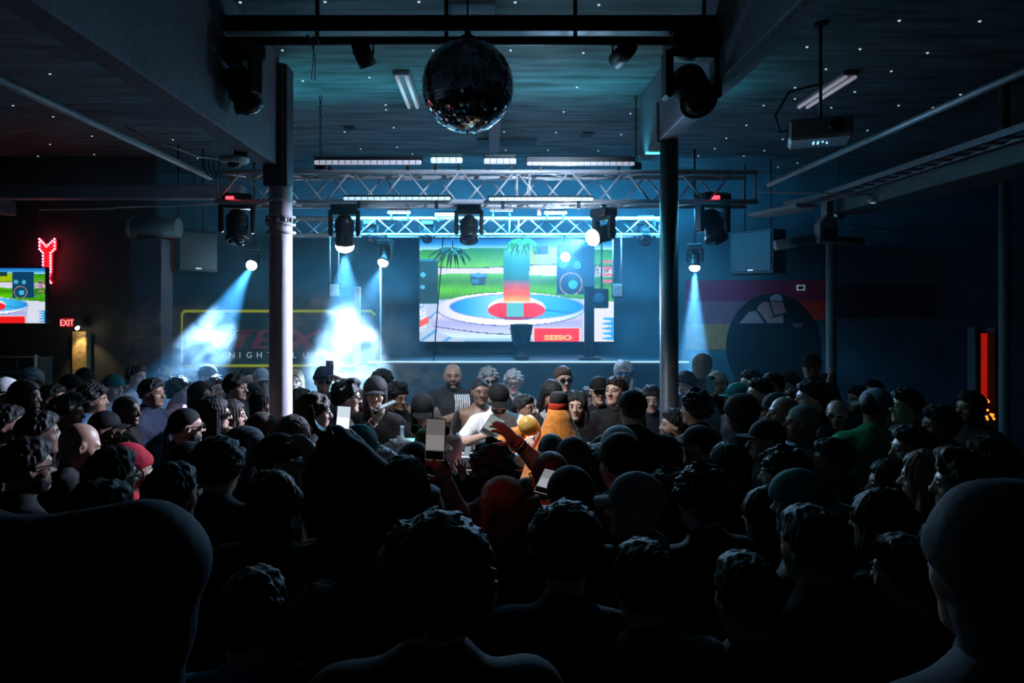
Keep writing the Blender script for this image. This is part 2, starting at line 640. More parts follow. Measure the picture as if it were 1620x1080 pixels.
# white post and thin poles standing behind the crowd on the left of the stage
p = W(572, 455, 9.2)
o = MB().box((0, 0, (p.z) / 2), (.085, .05, p.z), bev=.006).build('trim_post', mat('post_white', (.75, .78, .82), .5, var=.06))
o.location = (p.x, 9.2 - .3, 0)
o['kind'] = 'structure'

# ---- painted wall at the right: bands, dark disc with pale segments
def wall_rect(name, x0, y0, x1, y1, m, off=.004, th=.008, D=YB):
    a, b = W(x0, y0, D), W(x1, y1, D)
    return MB().box(((a.x + b.x) / 2, YB - off - th / 2, (a.z + b.z) / 2), (abs(b.x - a.x), th, abs(b.z - a.z))).build(name, m, wall_back)


M_MAROON = mat('paint_maroon', (.36, .03, .09), .7, var=.15)
M_REDO = mat('paint_red_orange', (.85, .07, .03), .7, var=.15)
M_TAN = mat('paint_tan', (.62, .26, .10), .7, var=.15)
M_PLUM = mat('paint_plum', (.36, .14, .2), .7, var=.15)
M_DISC = mat('paint_dark_teal', (.006, .03, .04), .7, var=.15)
M_PINKG = mat('paint_pink_grey', (.62, .32, .34), .7, var=.12)
wall_rect('painted_band', 1085, 443, 1306, 476, M_MAROON)
wall_rect('painted_band', 1085, 476, 1200, 512, M_PLUM)
wall_rect('painted_band', 1230, 476, 1306, 506, M_REDO)
wall_rect('painted_band', 1085, 512, 1190, 553, M_TAN)
wall_rect('painted_band', 1306, 450, 1480, 503, mat('paint_violet_dark', (.05, .035, .06), .7, var=.2))


def wall_poly(name, pts, m, off, th=.006):
    q = [(W(x, y, YB).x, W(x, y, YB).z) for x, y in pts]
    return MB().prism(q, YB - off - th, YB - off).build(name, m, wall_back)


wall_poly('painted_disc', [(1222 + 74 * math.cos(a), 548 - 84 * math.sin(a)) for a in np.linspace(0, 2 * math.pi, 48, endpoint=False)][::-1], M_DISC, .013)
for pts, m in (([(1169, 511), (1178, 501), (1183, 494), (1195, 491), (1208, 511)], M_PINKG),
               ([(1197, 489), (1200, 482), (1208, 477), (1215, 478), (1222, 500), (1212, 508)], M_PINKG),
               ([(1218, 477), (1237, 477), (1243, 494), (1224, 499)], M_PINKG),
               ([(1217, 475), (1218, 469), (1227, 465), (1235, 467), (1237, 476)], mat('paint_pale_teal', (.45, .6, .62), .7, var=.1)),
               ([(1212, 506), (1238, 498), (1238, 511), (1212, 511)], M_PINKG)):
    wall_poly('painted_segment', pts, m, .020)
for (a, b, c2, d2) in ((1252, 512, 1270, 513.6), (1255, 515.5, 1268, 517)):
    wall_rect('painted_lettering', a, b, c2, d2, M_PINKG, .021, .004)

# small framed notice
nz = tag(empty('wall_notice', W(1266, 455, YB)), 'small white-framed notice on the maroon painted band', 'notice')
nz.location.y = YB - .02
for (bx, bz, sx, sz) in ((0, .035, .12, .012), (0, -.035, .12, .012), (-.054, 0, .012, .08), (.054, 0, .012, .08)):
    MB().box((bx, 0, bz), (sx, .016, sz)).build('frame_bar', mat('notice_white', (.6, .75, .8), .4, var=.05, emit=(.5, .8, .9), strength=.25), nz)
MB().box((0, .004, 0), (.1, .01, .06)).build('sheet', M_WALL, nz)

# ---- night club sign on the left of the back wall
sg = tag(empty('wall_sign', (W(442, 535, YB).x, YB - .04, W(442, 535, YB).z)), 'yellow-edged dark wall sign reading NIGHTCLUB under slanted red letters', 'sign')
def sp(px, py): return ((px - 442) * YB / FPX, -(py - 535) * YB / FPX)
w2 = 304 * YB / FPX
MB().box((0, .02, 0), (w2, .03, 86 * YB / FPX), bev=.01).build('board', mat('sign_board', (.05, .10, .11), .6, var=.15), sg)
M_YEL = mat('yellow_tube', (.6, .6, .05), .4, var=.1, emit=(.75, .85, .05), strength=.22)
zt, zb, xl, xr = 43 * YB / FPX, -43 * YB / FPX, -w2 / 2, w2 / 2
MB().tube([(xl, -.01, zt - .06), (xl + .02, -.01, zt - .015), (xl + .06, -.01, zt), (xr - .06, -.01, zt), (xr, -.01, zt - .06)], .022, n=8).build('edge_tube', M_YEL, sg)
MB().tube([(xl + .06, -.01, zb), (xr - .06, -.01, zb)], .022, n=8).build('edge_tube', M_YEL, sg)
MB().tube([(xl, -.01, zt - .06), (xl, -.01, zb + .06)], .014, n=6).build('edge_tube', M_YEL, sg)
M_SRED = mat('sign_red', (.55, .10, .12), .5, var=.1)
def sgpoly(pts, name='letter'):
    q = [sp(x, y) for x, y in pts]
    MB().prism(q[::-1], -.02, .01).build(name, M_SRED, sg)
sgpoly([(352, 551), (363, 551), (372, 532), (379, 532), (381, 528), (374, 528), (376, 524), (384, 524), (386, 521), (366, 521)])
sgpoly([(372, 551), (383, 551), (392, 532), (399, 532), (401, 528), (394, 528), (396, 524), (406, 524), (408, 521), (386, 521)])
sgpoly([(398, 551), (424, 551), (426, 547), (411, 547), (414, 540), (428, 540), (430, 536), (416, 536), (420, 526), (434, 526), (437, 521), (412, 521)])
sgpoly([(462, 521), (474, 521), (482, 532), (498, 524), (504, 521), (514, 521), (488, 536), (498, 551), (486, 551), (478, 541), (466, 551), (454, 551), (472, 536)])
for i, ch in enumerate('NIGHTCLUB'):
    xx = [369, 381.5, 396, 412, 428, 446, 467, 485, 503][i]
    me = text_mesh('letter', ch, .13, .004, offset=-.0008)
    o = link('letter', me, sg, mat('sign_white', (.7, .75, .78), .5, var=.05, emit=(.8, .9, 1), strength=.3))
    q = sp(xx, 565.5)
    o.matrix_local = Matrix.Translation((q[0], -.015, q[1])) @ FACE_CAM

# ---- neon arrow, exit sign, doorway at the far left
na = tag(empty('neon_arrow', (0, 0, 0)), 'red neon arrow tail outlined with bulbs above the television', 'neon sign')
D = 9.32
AP = [(63.5, 378), (74.5, 390), (87.5, 378), (87.5, 394), (81, 400), (81, 430), (77, 441), (82, 447.5), (72, 447.5)]
AQ = [(63.5, 378), (63.5, 394), (69, 400), (69, 424), (69, 440), (72, 447.5)]
o0 = W(75, 412, D)
na.location = o0
pa = [W(x, y, D) - o0 for x, y in AP]
pq = [W(x, y, D) - o0 for x, y in AQ]
M_NEON = mat('neon_red', (.5, .01, .01), .3, var=0, emit=(1, .015, .04), strength=9)
M_NEONP = mat('neon_backing_red', (.55, .01, .02), .4, var=.1)
poly = [(v.x, v.z) for v in pa] + [(v.x, v.z) for v in pq[::-1][1:-1]]
MB().prism(poly, .03, .095).build('backing', M_NEONP, na)
MB().tube(pa, .011, n=6).build('neon_tube', M_NEON, na)
MB().tube(pq, .011, n=6).build('neon_tube', M_NEON, na)
bm = MB()
for line in (pa, pq):
    for i in range(len(line) - 1):
        L = (line[i + 1] - line[i]).length
        for k in range(max(1, int(L / .035))):
            q = line[i].lerp(line[i + 1], k / max(1, int(L / .035)))
            bm.lathe([(.001, -.012), (.010, -.006), (.010, .006), (.001, .012)], q + Vector((0, -.02, 0)), n=6)
o = bm.build('bulbs', mat('neon_bulb', (.8, .3, .3), .3, var=0, emit=(1, .25, .3), strength=10), na)
o['kind'] = 'stuff'

ex = tag(empty('exit_sign', W(106, 510, 9.372)), 'red lit EXIT sign above the gold-lit doorpost', 'exit sign')
MB().box((0, 0.03, 0), (.19, .04, .15), bev=.008).build('case', M_BLACKP, ex)
MB().box((0, .006, 0), (.17, .01, .13)).build('face', mat('exit_face', (.05, 0, 0), .4, var=0, emit=(.5, .01, .02), strength=.25), ex)
me = text_mesh('lettering', 'EXIT', .125, .003, offset=.001)
link('lettering', me, ex, mat('exit_red', (.6, .05, .05), .4, var=0, emit=(1, .12, .12), strength=3.2), Matrix.Translation((0, -.004, -.045)) @ Matrix.Scale(.75, 4, (1, 0, 0)) @ FACE_CAM)
dp = tag(empty('emergency_lamp', W(122, 518, 9.2)), 'small bright emergency lamp beside the EXIT sign', 'lamp')
MB().box((0, .12, .012), (.05, .20, .04), bev=.008).build('housing', M_GREYM, dp)
MB().lathe([(.001, -.022), (.018, -.015), (.024, 0), (.018, .015), (.001, .022)], (0, 0, -.01), n=10).build('bulb', mat('bulb_warm', (1, .9, .7), .3, var=0, emit=(1, .82, .5), strength=60), dp)
lp = W(122, 518, 9.2)
add_spot('emergency_lamp_light', (lp.x, lp.y - .05, lp.z - .03), (lp.x + .06, lp.y + .12, 1.5), 14, (1, .75, .35), 80, .6, .02)
pw = W(129, 560, 9.36)
o = MB().box((0, 0, 1.02), (.20, .12, 2.04), bev=.01).build('trim_1', mat('doorpost_wood', (.35, .25, .12), .6, var=.4, scale=22, bump=.3))
o.location = (pw.x, 9.36, 0)
o['kind'] = 'structure'
# dark bar front with glass shelf at the far left
bs = tag(empty('bar_shelf', (-6.55, 9.0, 0)), 'dim glass-fronted bar shelf at the left edge', 'shelf')
MB().box((0, .15, .85), (1.2, .3, 1.7), bev=.01).build('cabinet', M_WALL, bs)
for zz in (1.30, 1.52, 1.72):
    MB().box((.1, -.04, zz), (1.0, .1, .012)).build('shelf_board', mat('shelf_edge', (.3, .4, .42), .3, .2, var=.1), bs)
MB().box((.6, -.06, 1.5), (.012, .06, .5)).build('frame_post', mat('shelf_edge', (.3, .4, .42), .3, .2, var=.1), bs)
for k in range(6):
    b = MB().lathe([(.02, 0), (.025, .005), (.026, .1), (.012, .14), (.010, .18)], n=10)
    o = b.build('bottle', mat('bottle_glass', (.06, .10, .10), .1, var=.1, spec=.8))
    o.location = (-6.55 - .18 + k * .13, 8.955, 1.306 if k % 2 else 1.526)
    tag(o, ['leftmost', 'second', 'third', 'fourth', 'fifth', 'rightmost'][k] + ' small dark bottle from the left on the dim bar shelf', 'bottle', 'bottles on the dim bar shelf')

# red doorway at the far right
rd = tag(empty('door_1', (0, 0, 0)), 'narrow red-lit doorway at the far right', 'doorway')
rd['kind'] = 'structure'
a, b = W(1557, 528, 8.2), W(1574, 640, 8.2)
MB().box(((a.x + b.x) / 2, 8.35, 1.60), (b.x - a.x, .05, .9)).build('lit_opening', mat('red_lit_room', (.5, .02, .01), .6, var=.2, scale=5, emit=(1, .02, .01), strength=.32), rd)
for xx in (a.x - .05, b.x + .06):
    MB().box((xx, 8.3, 1.05), (.08, .14, 2.15), bev=.01).build('door_frame', M_WALL, rd)
for k in range(9):
    rr = random.Random(k)
    q = W(1559 + rr.random() * 14, 630 + rr.random() * 34, 8.0)
    o = MB().lathe([(.001, -.016), (.014, -.008), (.014, .008), (.001, .016)], n=8).build('amber_bulb', mat('amber_bulb_on', (.9, .4, .1), .4, var=0, emit=(1, .22, .02), strength=2.0), rd)
    o.location = q
# ------------------------------------------------------------------ trusses
def truss(name, x0, x1, y0, y1, z0, z1, pitch, r, label):
    t = tag(empty(name, ((x0 + x1) / 2, (y0 + y1) / 2, z0)), label, 'truss')
    ox, oy, oz = t.location
    cm = MB().tube([((x0 - ox), 0, 0), ((x1 - ox), 0, 0)], r, n=12).mesh('chord')
    for (yy, zz) in ((y0, z0), (y1, z0), (y0, z1), (y1, z1)):
        o = link('chord', cm, t, M_ALU)
        o.location = (0, yy - oy, zz - oz)
    H = z1 - z0
    up = MB().tube([(-pitch / 2 + r, 0, r * .6), (pitch / 2 - r, 0, H - r * .6)], r * .42, n=6).mesh('brace')
    dn = MB().tube([(-pitch / 2 + r, 0, H - r * .6), (pitch / 2 - r, 0, r * .6)], r * .42, n=6).mesh('brace')
    Dp = y1 - y0
    hu = MB().tube([(-pitch / 2 + r, r * .5, 0), (pitch / 2 - r, Dp - r * .5, 0)], r * .42, n=6).mesh('brace')
    n = int((x1 - x0) / pitch)
    for i in range(n):
        xx = x0 + (i + .5) * pitch - ox
        for k, yy in enumerate((y0, y1)):
            o = link('brace', up if (i + k) % 2 == 0 else dn, t, M_ALU)
            o.location = (xx, yy - oy, 0)
        for zz in (z0, z1):
            o = link('brace', hu, t, M_ALU)
            o.location = (xx, y0 - oy, zz - oz)
            if i % 2:
                o.scale = (-1, 1, 1)
    vm = MB().tube([(0, 0, 0), (0, 0, H)], r * .5, n=6).mesh('post')
    for xx in (x0 + .02, .28 - .02, .28 + .10, x1 - .02):
        for yy in (y0, y1):
            o = link('post', vm, t, M_ALU)
            o.location = (xx - ox, yy - oy, 0)
    return t


FZ0, FZ1, RZ0, RZ1 = W(0, 319, 6.55).z, W(0, 272, 6.55).z, W(0, 371, 9.0).z, W(0, 345, 9.0).z
truss('lighting_truss', W(340, 0, 6.55).x, W(1198, 0, 6.55).x, 6.55, 6.84, FZ0, FZ1, .262, .024, 'long aluminium box truss in front, crossing behind both columns')
truss('lighting_truss', W(446, 0, 9.0).x, W(1052, 0, 9.0).x, 9.0, 9.22, RZ0, RZ1, .25, .020, 'lower aluminium box truss at the back above the screen')
# hangers for the trusses
for (xx, yy, zz, lab) in ((W(507, 0, 6.7).x, 6.7, FZ1, 'left'), (W(1006, 0, 6.7).x, 6.7, FZ1, 'right')):
    h = tag(empty('chain_hoist', (xx, yy, zz)), 'black chain hoist holding the %s half of the front truss' % lab, 'hoist')
    ch = MB()
    nl = int((ZC - zz - .02) / .05)
    for k in range(nl):
        zc = .02 + k * .05
        pts = [(math.cos(a) * .012, 0, zc + .03 + math.sin(a) * .03) for a in np.linspace(0, 2 * math.pi, 9)]
        if k % 2:
            pts = [(0, q[0], q[2]) for q in pts]
        ch.tube(pts, .005, n=5, caps=False)
    o = ch.build('chain', M_BLACK, h)
    MB().box((0, 0, .06), (.10, .09, .12), bev=.012).build('hook_block', M_BLACK, h)

# ------------------------------------------------------------------ LED battens
def batten(px0, px1, py, d, hpx, label, m=None, dark=True, black_px=9):
    a, b = W(px0, py, d), W(px1, py, d)
    L = b.x - a.x
    h = hpx * d / FPX
    bh = black_px * d / FPX
    t = tag(empty('led_batten', ((a.x + b.x) / 2, d, a.z)), label, 'led batten')
    MB().box((0, .05, bh / 2 + h * .1), (L, .09, bh + h * .6), bev=.008).build('housing', M_BLACK, t)
    MB().box((0, -.002, 0), (L * .985, .03, h), bev=min(.01, h * .3)).build('light_strip', m or M_LEDW, t)
    n = max(4, int(L / .06))
    mb = MB()
    for k in range(1, n):
        mb.box((-L / 2 + L * k / n, -.018, 0), (.006, .006, h * .9))
    mb.build('divider_fins', M_GREYM, t)['kind'] = 'stuff'
    for s in (-1, 1):
        MB().box((s * L * .36, .05, -h * .5 - .03), (.03, .04, .08), bev=.004).build('clamp', M_BLACK, t)
    return t


batten(496, 668, 257, 6.5, 7, 'long grey light batten on the left half of the front truss')
batten(681, 732, 253.5, 6.5, 9, 'short bright light batten left of centre on the front truss', M_LEDB)
batten(765, 817, 255, 6.5, 9, 'short pale light batten right of centre on the front truss')
batten(832, 1005, 259, 6.5, 6, 'long grey light batten on the right half of the front truss', black_px=10)
batten(542, 714, 314, 6.42, 5, 'thin lit tube batten under the left half of the front truss', M_LEDB, black_px=4)
batten(772, 940, 315, 6.42, 5, 'thin lit tube batten under the right half of the front truss', M_LEDB, black_px=4)
batten(613, 650, 335, 8.9, 6, 'tiny white batten on the back truss, left of the centre', black_px=3)
batten(688, 725, 339, 8.9, 6, 'tiny white batten on the back truss, near its middle', black_px=3)
batten(775, 812, 332, 8.9, 5, 'tiny white batten on the back truss, right of the middle', black_px=3)
batten(861, 897, 336, 8.9, 6, 'tiny white batten on the back truss, right end of the row', black_px=3)
# red extinguisher-like fitting hung between the trusses
o = tag(empty('red_canister', W(853, 325, 8.95)), 'small red canister on the back truss', 'canister')
o.location.z -= .0
MB().lathe([(.02, -.09), (.028, -.08), (.028, .05), (.012, .08), (.012, .1)], n=12).build('bottle_body', mat('canister_red', (.5, .06, .04), .4, var=.1), o)
MB().box((0, 0, .11), (.05, .02, .02)).build('valve', M_GREYM, o)
o.location.z = RZ1 + .115

# the washes of the battens: ceiling and stage
add_area('batten_wash_left', (-1.3, 6.5, FZ1 + .14), (0, -.12, 1), WASH_POWER['ceiling'] * .5, TEAL, 2.2, .06, 140)
add_area('batten_wash_right', (1.1, 6.5, FZ1 + .14), (0, -.12, 1), WASH_POWER['ceiling'] * .5, TEAL, 2.2, .06, 140)
add_area('batten_wash_back', (.45, 8.85, RZ1 + .02), (0, .8, -.45), WASH_POWER['stage'], (.05, .36, .70), 4.6, .05)
add_area('batten_wash_crowd', (.1, 6.36, FZ0 - .04), (0, -.75, -.66), WASH_POWER['crowd'], (.06, .48, .70), 4.2, .04)

# ------------------------------------------------------------------ moving heads
def moving_head(px, py, d, aim, label, state='off', s=1.0, top=None, display=True, drop=None):
    """fixture hung so that its head's centre shows at the pixel; aim = world point its lens looks at"""
    c = W(px, py, d)
    t = tag(empty('moving_head_light', c), label, 'stage light')
    dv = (Vector(aim) - c).normalized()
    hz = Vector((dv.x, dv.y, 0))
    pan = math.atan2(-hz.x, hz.y) if hz.length > .05 else 0
    P = Matrix.Rotation(pan, 4, 'Z')
    MB().box((0, 0, .27 * s), (.30 * s, .24 * s, .12 * s), P.to_3x3(), bev=.02 * s).build('base', M_BLACKP, t)
    yk = MB()
    for sx in (-1, 1):
        yk.box(P.to_3x3() @ Vector((sx * .155 * s, 0, .08 * s)), (.05 * s, .12 * s, .30 * s), P.to_3x3(), bev=.015 * s)
    yk.box((0, 0, .205 * s), (.34 * s, .13 * s, .05 * s), P.to_3x3(), bev=.015 * s)
    yk.build('yoke', M_BLACKP, t)
    Q = dv.to_track_quat('Z', 'Y').to_matrix()
    hd = MB().lathe([(.001, -.17 * s), (.07 * s, -.165 * s), (.095 * s, -.12 * s), (.105 * s, -.02 * s), (.10 * s, .08 * s), (.115 * s, .12 * s), (.115 * s, .17 * s), (.098 * s, .172 * s)], n=24, M=Q)
    for k in range(5):
        hd.lathe([(.107 * s, 0), (.112 * s, .004 * s), (.112 * s, .010 * s), (.107 * s, .014 * s)], Q @ Vector((0, 0, (-.11 + k * .028) * s)), n=24, M=Q, caps=False)
    hd.build('head', M_BLACKP, t)
    prof = [(.096 * s, .158 * s), (.085 * s, .180 * s), (.055 * s, .197 * s), (.02 * s, .203 * s), (.001, .204 * s)]
    if state == 'on':
        prof = [(.108 * s, .165 * s), (.106 * s, .195 * s), (.095 * s, .225 * s), (.07 * s, .248 * s), (.035 * s, .260 * s), (.001, .263 * s)]
    lens = MB().lathe(prof, n=20, M=Q)
    lens.build('lens', {'on': M_LENS, 'off': M_GLASSD}[state], t)
    if display:
        b = MB().box(P.to_3x3() @ Vector((0, 0, 0)), (.08 * s, .01, .035 * s), None)
        o = b.build('display', M_REDLED if state == 'off' else M_GLASSD, t)
        o.location = (-.02 * s, -.125 * s - .02, .27 * s)
    zt = (top - c.z) if top else .45 * s
    cl_ = MB().tube([(0, 0, .32 * s), (0, 0, zt)], .02 * s, n=8)
    cl_.box((0, 0, zt - .01), (.07 * s, .06 * s, .05 * s), bev=.008)
    cl_.build('clamp', M_BLACK, t)
    return t, c, dv


def lit_head(key, px, py, d, aim, label, cone, s, top, color=ICE, blend=.5):
    t, c, dv = moving_head(px, py, d, aim, label, 'on', s, top, display=False)
    add_spot('beam_%s' % key.lower(), c + dv * (.285 * s), c + dv * 5, BEAM[key], color, cone, blend, .03)


lit_head('A', 402, 412, 9.0, (-3.15, 7.3, 1.72), 'lit moving head beside the plaster column, beaming down to the left', 22, .62, ZC)
lit_head('B', 545, 364, 6.7, (-1.5, 7.15, 1.9), 'brightest moving head, large lit lens under the front truss', 44, .85, FZ0, (.40, .68, 1.0), .6)
lit_head('C', 610, 404, 9.0, (-1.75, 8.2, 1.6), 'lit moving head under the back truss, left of the screen', 44, .62, RZ0, (.40, .68, 1.0), .8)
lit_head('D', 893, 404, 9.0, (1.1, 3.2, 1.4), 'lit moving head in front of the right part of the screen', 76, .55, RZ0, (.3, .58, 1.0), .8)
lit_head('E', 955, 370, 6.7, (-2.6, 4.6, 1.75), 'lit moving head with tilted oval lens under the front truss on the right', 50, .75, FZ0, (.62, .70, 1.0), .7)
lit_head('F', 1099, 410, 9.0, (2.5, 8.4, .6), 'lit moving head right of the dark column, beaming straight down', 22, .62, ZC, (.42, .66, 1.0))
moving_head(375, 358, 6.7, (-2.3, 6.2, 1.5), 'unlit moving head with red display at the left end of the front truss', 'off', .95, FZ0)
moving_head(1128, 357, 6.7, (2.4, 6.0, 1.5), 'unlit moving head with red display at the right end of the front truss', 'off', .95, FZ0)
moving_head(742, 362, 6.75, (-.2, 5.6, 1.0), 'unlit dark moving head under the middle of the front truss', 'off', .8, FZ0, display=False)
moving_head(1020, 372, 9.1, (1.6, 6.0, 1.0), 'unlit moving head under the right end of the back truss', 'off', .8, RZ0, display=False)
moving_head(586, 372, 9.1, (-1.6, 6.0, 1.0), 'unlit moving head next to the white post under the back truss', 'off', .62, RZ0, display=False)
moving_head(676, 372, 9.1, (-.6, 6.0, 1.0), 'small unlit moving head above the top left corner of the screen', 'off', .6, RZ0, display=False)

# near lighting bar under the ceiling with two big silhouettes and the mirror ball
nb = tag(empty('lighting_bar', (-.26, 4.5, 0)), 'black twin-tube lighting bar across the top of the room', 'lighting bar')
bx0, bx1 = W(262, 0, 4.5).x + .26, W(1150, 0, 4.5).x + .26
MB().box(((bx0 + bx1) / 2, 0, W(0, 40, 4.5).z), (bx1 - bx0, .10, .105), bev=.012).build('top_tube', M_BLACK, nb)
MB().tube([(bx0, 0, W(0, 65, 4.5).z), (bx1, 0, W(0, 65, 4.5).z)], .029, n=12).build('lower_tube', M_BLACK, nb)
for k in range(5):
    xx = bx0 + .15 + (bx1 - bx0 - .3) * k / 4
    MB().tube([(xx, 0, W(0, 65, 4.5).z), (xx, 0, ZC)], .014, n=8).build('hanger', M_BLACK, nb)
zbar = W(0, 65, 4.5).z
moving_head(383, 140, 4.5, (-.9, 5.6, 1.3), 'large unlit moving head silhouette at the top left', 'off', .86, zbar, display=False)
moving_head(1094, 140, 4.5, (1.5, 2.0, 1.3), 'large unlit moving head silhouette at the top right', 'off', 1.05, zbar, display=False)
# added small spotlights: one keys the DJ, one lights the trusses, an assumed unseen red one near the camera reddens the front row
def added_par_can(pos, aim, label, power, color, cone, lensm, blend=.9):
    kt = tag(empty('added_par_can', pos), label, 'stage light')
    dv = (Vector(aim) - Vector(pos)).normalized()
    kc = Vector((0, 0, -.10))
    Q = dv.to_track_quat('Z', 'Y').to_matrix()
    MB().lathe([(.001, -.11), (.05, -.1), (.06, -.03), (.06, .08), (.052, .082)], kc, n=18, M=Q).build('can', M_BLACK, kt)
    MB().lathe([(.05, .070), (.001, .074)], kc, n=14, M=Q).build('lens', lensm, kt)
    MB().tube([(-.065, 0, -.1), (-.065, 0, -.02), (.065, 0, -.02), (.065, 0, -.1)], .008, n=6).build('yoke', M_BLACK, kt)
    add_spot(label.split()[0] + '_added_par_light', Vector(pos) + kc + dv * .09, aim, power, color, cone, blend, .04)


M_PARW = mat('par_lens_on', (.9, .9, .9), .2, var=0, emit=(1, .95, .9), strength=1.5)
added_par_can(W(575, 62, 4.5), W(800, 640, 5.7), 'small black spotlight on the left of the near lighting bar', DJ_KEY, (.90, .93, 1.0), 58, M_PARW)
added_par_can(W(985, 62, 4.5), W(780, 290, 6.7), 'compact black spotlight on the right of the near lighting bar', WASH_POWER['truss'], (.55, .72, 1.0), 80, M_PARW)
added_par_can((-.95, 1.2, ZC), (0.10, 3.0, 1.5), 'red-lensed spotlight on the ceiling over the near crowd', ASSUMED_RED_PAR, (1, .13, .06), 16,  # assumed lamp above the frame, added to redden the front row
        mat('par_lens_red', (.9, .1, .05), .2, var=0, emit=(1, .06, .04), strength=6))

# rope looped on the bar
rp = tag(empty('hanging_rope', W(497, 65, 4.505)), 'short frayed white rope dangling from the lighting bar', 'rope')
MB().tube([(.0, 0, .04), (-.02, -.03, .0), (.01, -.04, -.03), (.0, -.02, -.12), (-.012, -.02, -.26)], .004, n=5).build('strand', M_WIRE, rp)
MB().tube([(.012, 0, .05), (.02, -.03, .01), (-.01, -.04, -.02), (.012, -.02, -.11), (.010, -.02, -.27)], .004, n=5).build('strand', M_WIRE, rp)
MB().tube([(-.04, -.03, .03), (-.01, -.05, .0), (.02, -.05, .03), (.04, -.03, -.03)], .005, n=5).build('knot', M_WIRE, rp)

# mirror ball
bc = W(740, 137, 4.15)
br = 72.5 * 4.15 / FPX
mbll = tag(empty('mirror_ball', bc), 'large mirror ball hanging from the lighting bar at top centre', 'mirror ball')
MB().lathe([(br * .985 * math.sin(a), -br * .985 * math.cos(a)) for a in np.linspace(.001, math.pi - .001, 24)], n=40, caps=False).build('core', M_BLACK, mbll)
tl = MB()
rng = random.Random(4)
rows = 44
for i in range(rows):
    th0, th1 = math.pi * (i + .06) / rows, math.pi * (i + .94) / rows
    n = max(3, int(2 * rows * math.sin((th0 + th1) / 2)))
    for k in range(n):
        f0, f1 = 2 * math.pi * (k + .05) / n, 2 * math.pi * (k + .95) / n
        tx, ty = (rng.random() - .5) * .016, (rng.random() - .5) * .016
        vs = []
        for (th, f, e) in ((th0, f0, tx + ty), (th0, f1, -tx + ty), (th1, f1, -tx - ty), (th1, f0, tx - ty)):
            rr_ = br * (1 + e * .25)
            vs.append((rr_ * math.sin(th) * math.cos(f), rr_ * math.sin(th) * math.sin(f), rr_ * math.cos(th)))
        tl.add(vs, [(0, 3, 2, 1)])
o = tl.build('mirror_tiles', mat('mirror_glass', (.55, .6, .62), .06, 1.0, var=0), mbll)
o['kind'] = 'stuff'
MB().lathe([(.05, br * .97), (.05, br + .02), (.02, br + .035), (.02, br + .06)], n=14).build('top_cap', M_BLACK, mbll)
MB().tube([(0, 0, br + .05), (0, 0, ZC - bc.z)], .006, n=6).build('cable', M_BLACK, mbll)
MB().tube([(0, 0, -br - .012), (0, 0, -br + .01)], .006, n=6).build('pin', M_BLACK, mbll)

# small mirror ball at the right
sb = W(1327, 336, 8.6)
sm_ = tag(empty('mirror_ball', sb), 'small mirror ball high up beside the slim column on the right', 'mirror ball')
MB().lathe([(.10 * math.sin(a), -.10 * math.cos(a)) for a in np.linspace(.001, math.pi - .001, 15)], n=22, smooth=False, caps=False).build('mirror_tiles', mat('mirror_glass', (.55, .6, .62), .06, 1.0, var=0), sm_)
MB().tube([(0, 0, .095), (0, 0, ZC - sb.z)], .005, n=5).build('cable', M_BLACK, sm_)

# ------------------------------------------------------------------ ceiling fluorescents
def fluo(x, y0, y1, label):
    t = tag(empty('fluorescent_lamp', (x, (y0 + y1) / 2, ZC)), label, 'lamp')
    L = y1 - y0
    MB().box((0, 0, -.02), (.15, L, .04), bev=.008).build('housing', M_GREYM, t)
    for s in (-1, 1):
        MB().tube([(s * .042, -L / 2 + .02, -.055), (s * .042, L / 2 - .02, -.055)], .017, n=10).build('tube', mat('fluorescent_tube', (.85, .83, .87), .35, var=.03, emit=(.85, .8, 1), strength=.22), t)
    return t


fluo(-.78, 6.0, 6.95, 'twin-tube fluorescent lamp on the ceiling left of the mirror ball')
fluo(3.18, 6.0, 6.95, 'twin-tube fluorescent lamp on the ceiling at the right above the projector')

# ------------------------------------------------------------------ projector
pj = tag(empty('projector', W(1296, 210, 5.0)), 'pale video projector hanging from the ceiling on a pole at the right', 'projector')
Rz = Matrix.Rotation(R(-22), 3, 'Z')
MB().box((0, .0, 0), (.42, .34, .15), Rz, bev=.02).build('body', mat('projector_shell', (.42, .45, .48), .5, var=.08), pj)
for k in range(7):
    MB().box(Rz @ Vector((-.212, -.12 + k * .035, .01)), (.008, .014, .09), Rz).build('vent_fin', M_BLACK, pj)
MB().lathe([(.045, 0), (.05, .02), (.05, .05), (.04, .055)], Rz @ Vector((.10, -.17, 0)), n=18, M=Rz @ Matrix.Rotation(R(90), 3, 'X')).build('lens', M_GLASSD, pj)
for k in range(6):
    o = MB().lathe([(.001, -.006), (.006, 0), (.001, .006)], n=8).build('status_light', mat('blue_led', (.2, .6, 1), .3, var=0, emit=(.2, .65, 1), strength=5), pj)
    o.location = Rz @ Vector((-.04 + (k % 4) * .03, -.05 + (k // 3) * .05, -.079))
MB().tube([(.02, .02, .07), (.02, .02, ZC - pj.location.z)], .012, n=8).build('pole', M_BLACK, pj)
MB().lathe([(.05, -.012), (.05, 0)], (.02, .02, ZC - pj.location.z), n=14).build('ceiling_plate', M_BLACK, pj)
MB().tube([(-.2, 0, .02), (-.30, -.02, .0), (-.33, -.02, .12), (-.22, 0, .3), (-.06, .0, .34), (.0, .02, .36)], .008, n=6).build('cable', M_WIREB, pj)

# ------------------------------------------------------------------ pipes, trays, cables
def pipe(name, pts, r, m, label, cat='pipe', n=10):
    pts = [Vector(p) for p in pts]
    t = MB().tube([p - pts[0] for p in pts], r, n=n).build(name, m)
    t.location = pts[0]
    return tag(t, label, cat)


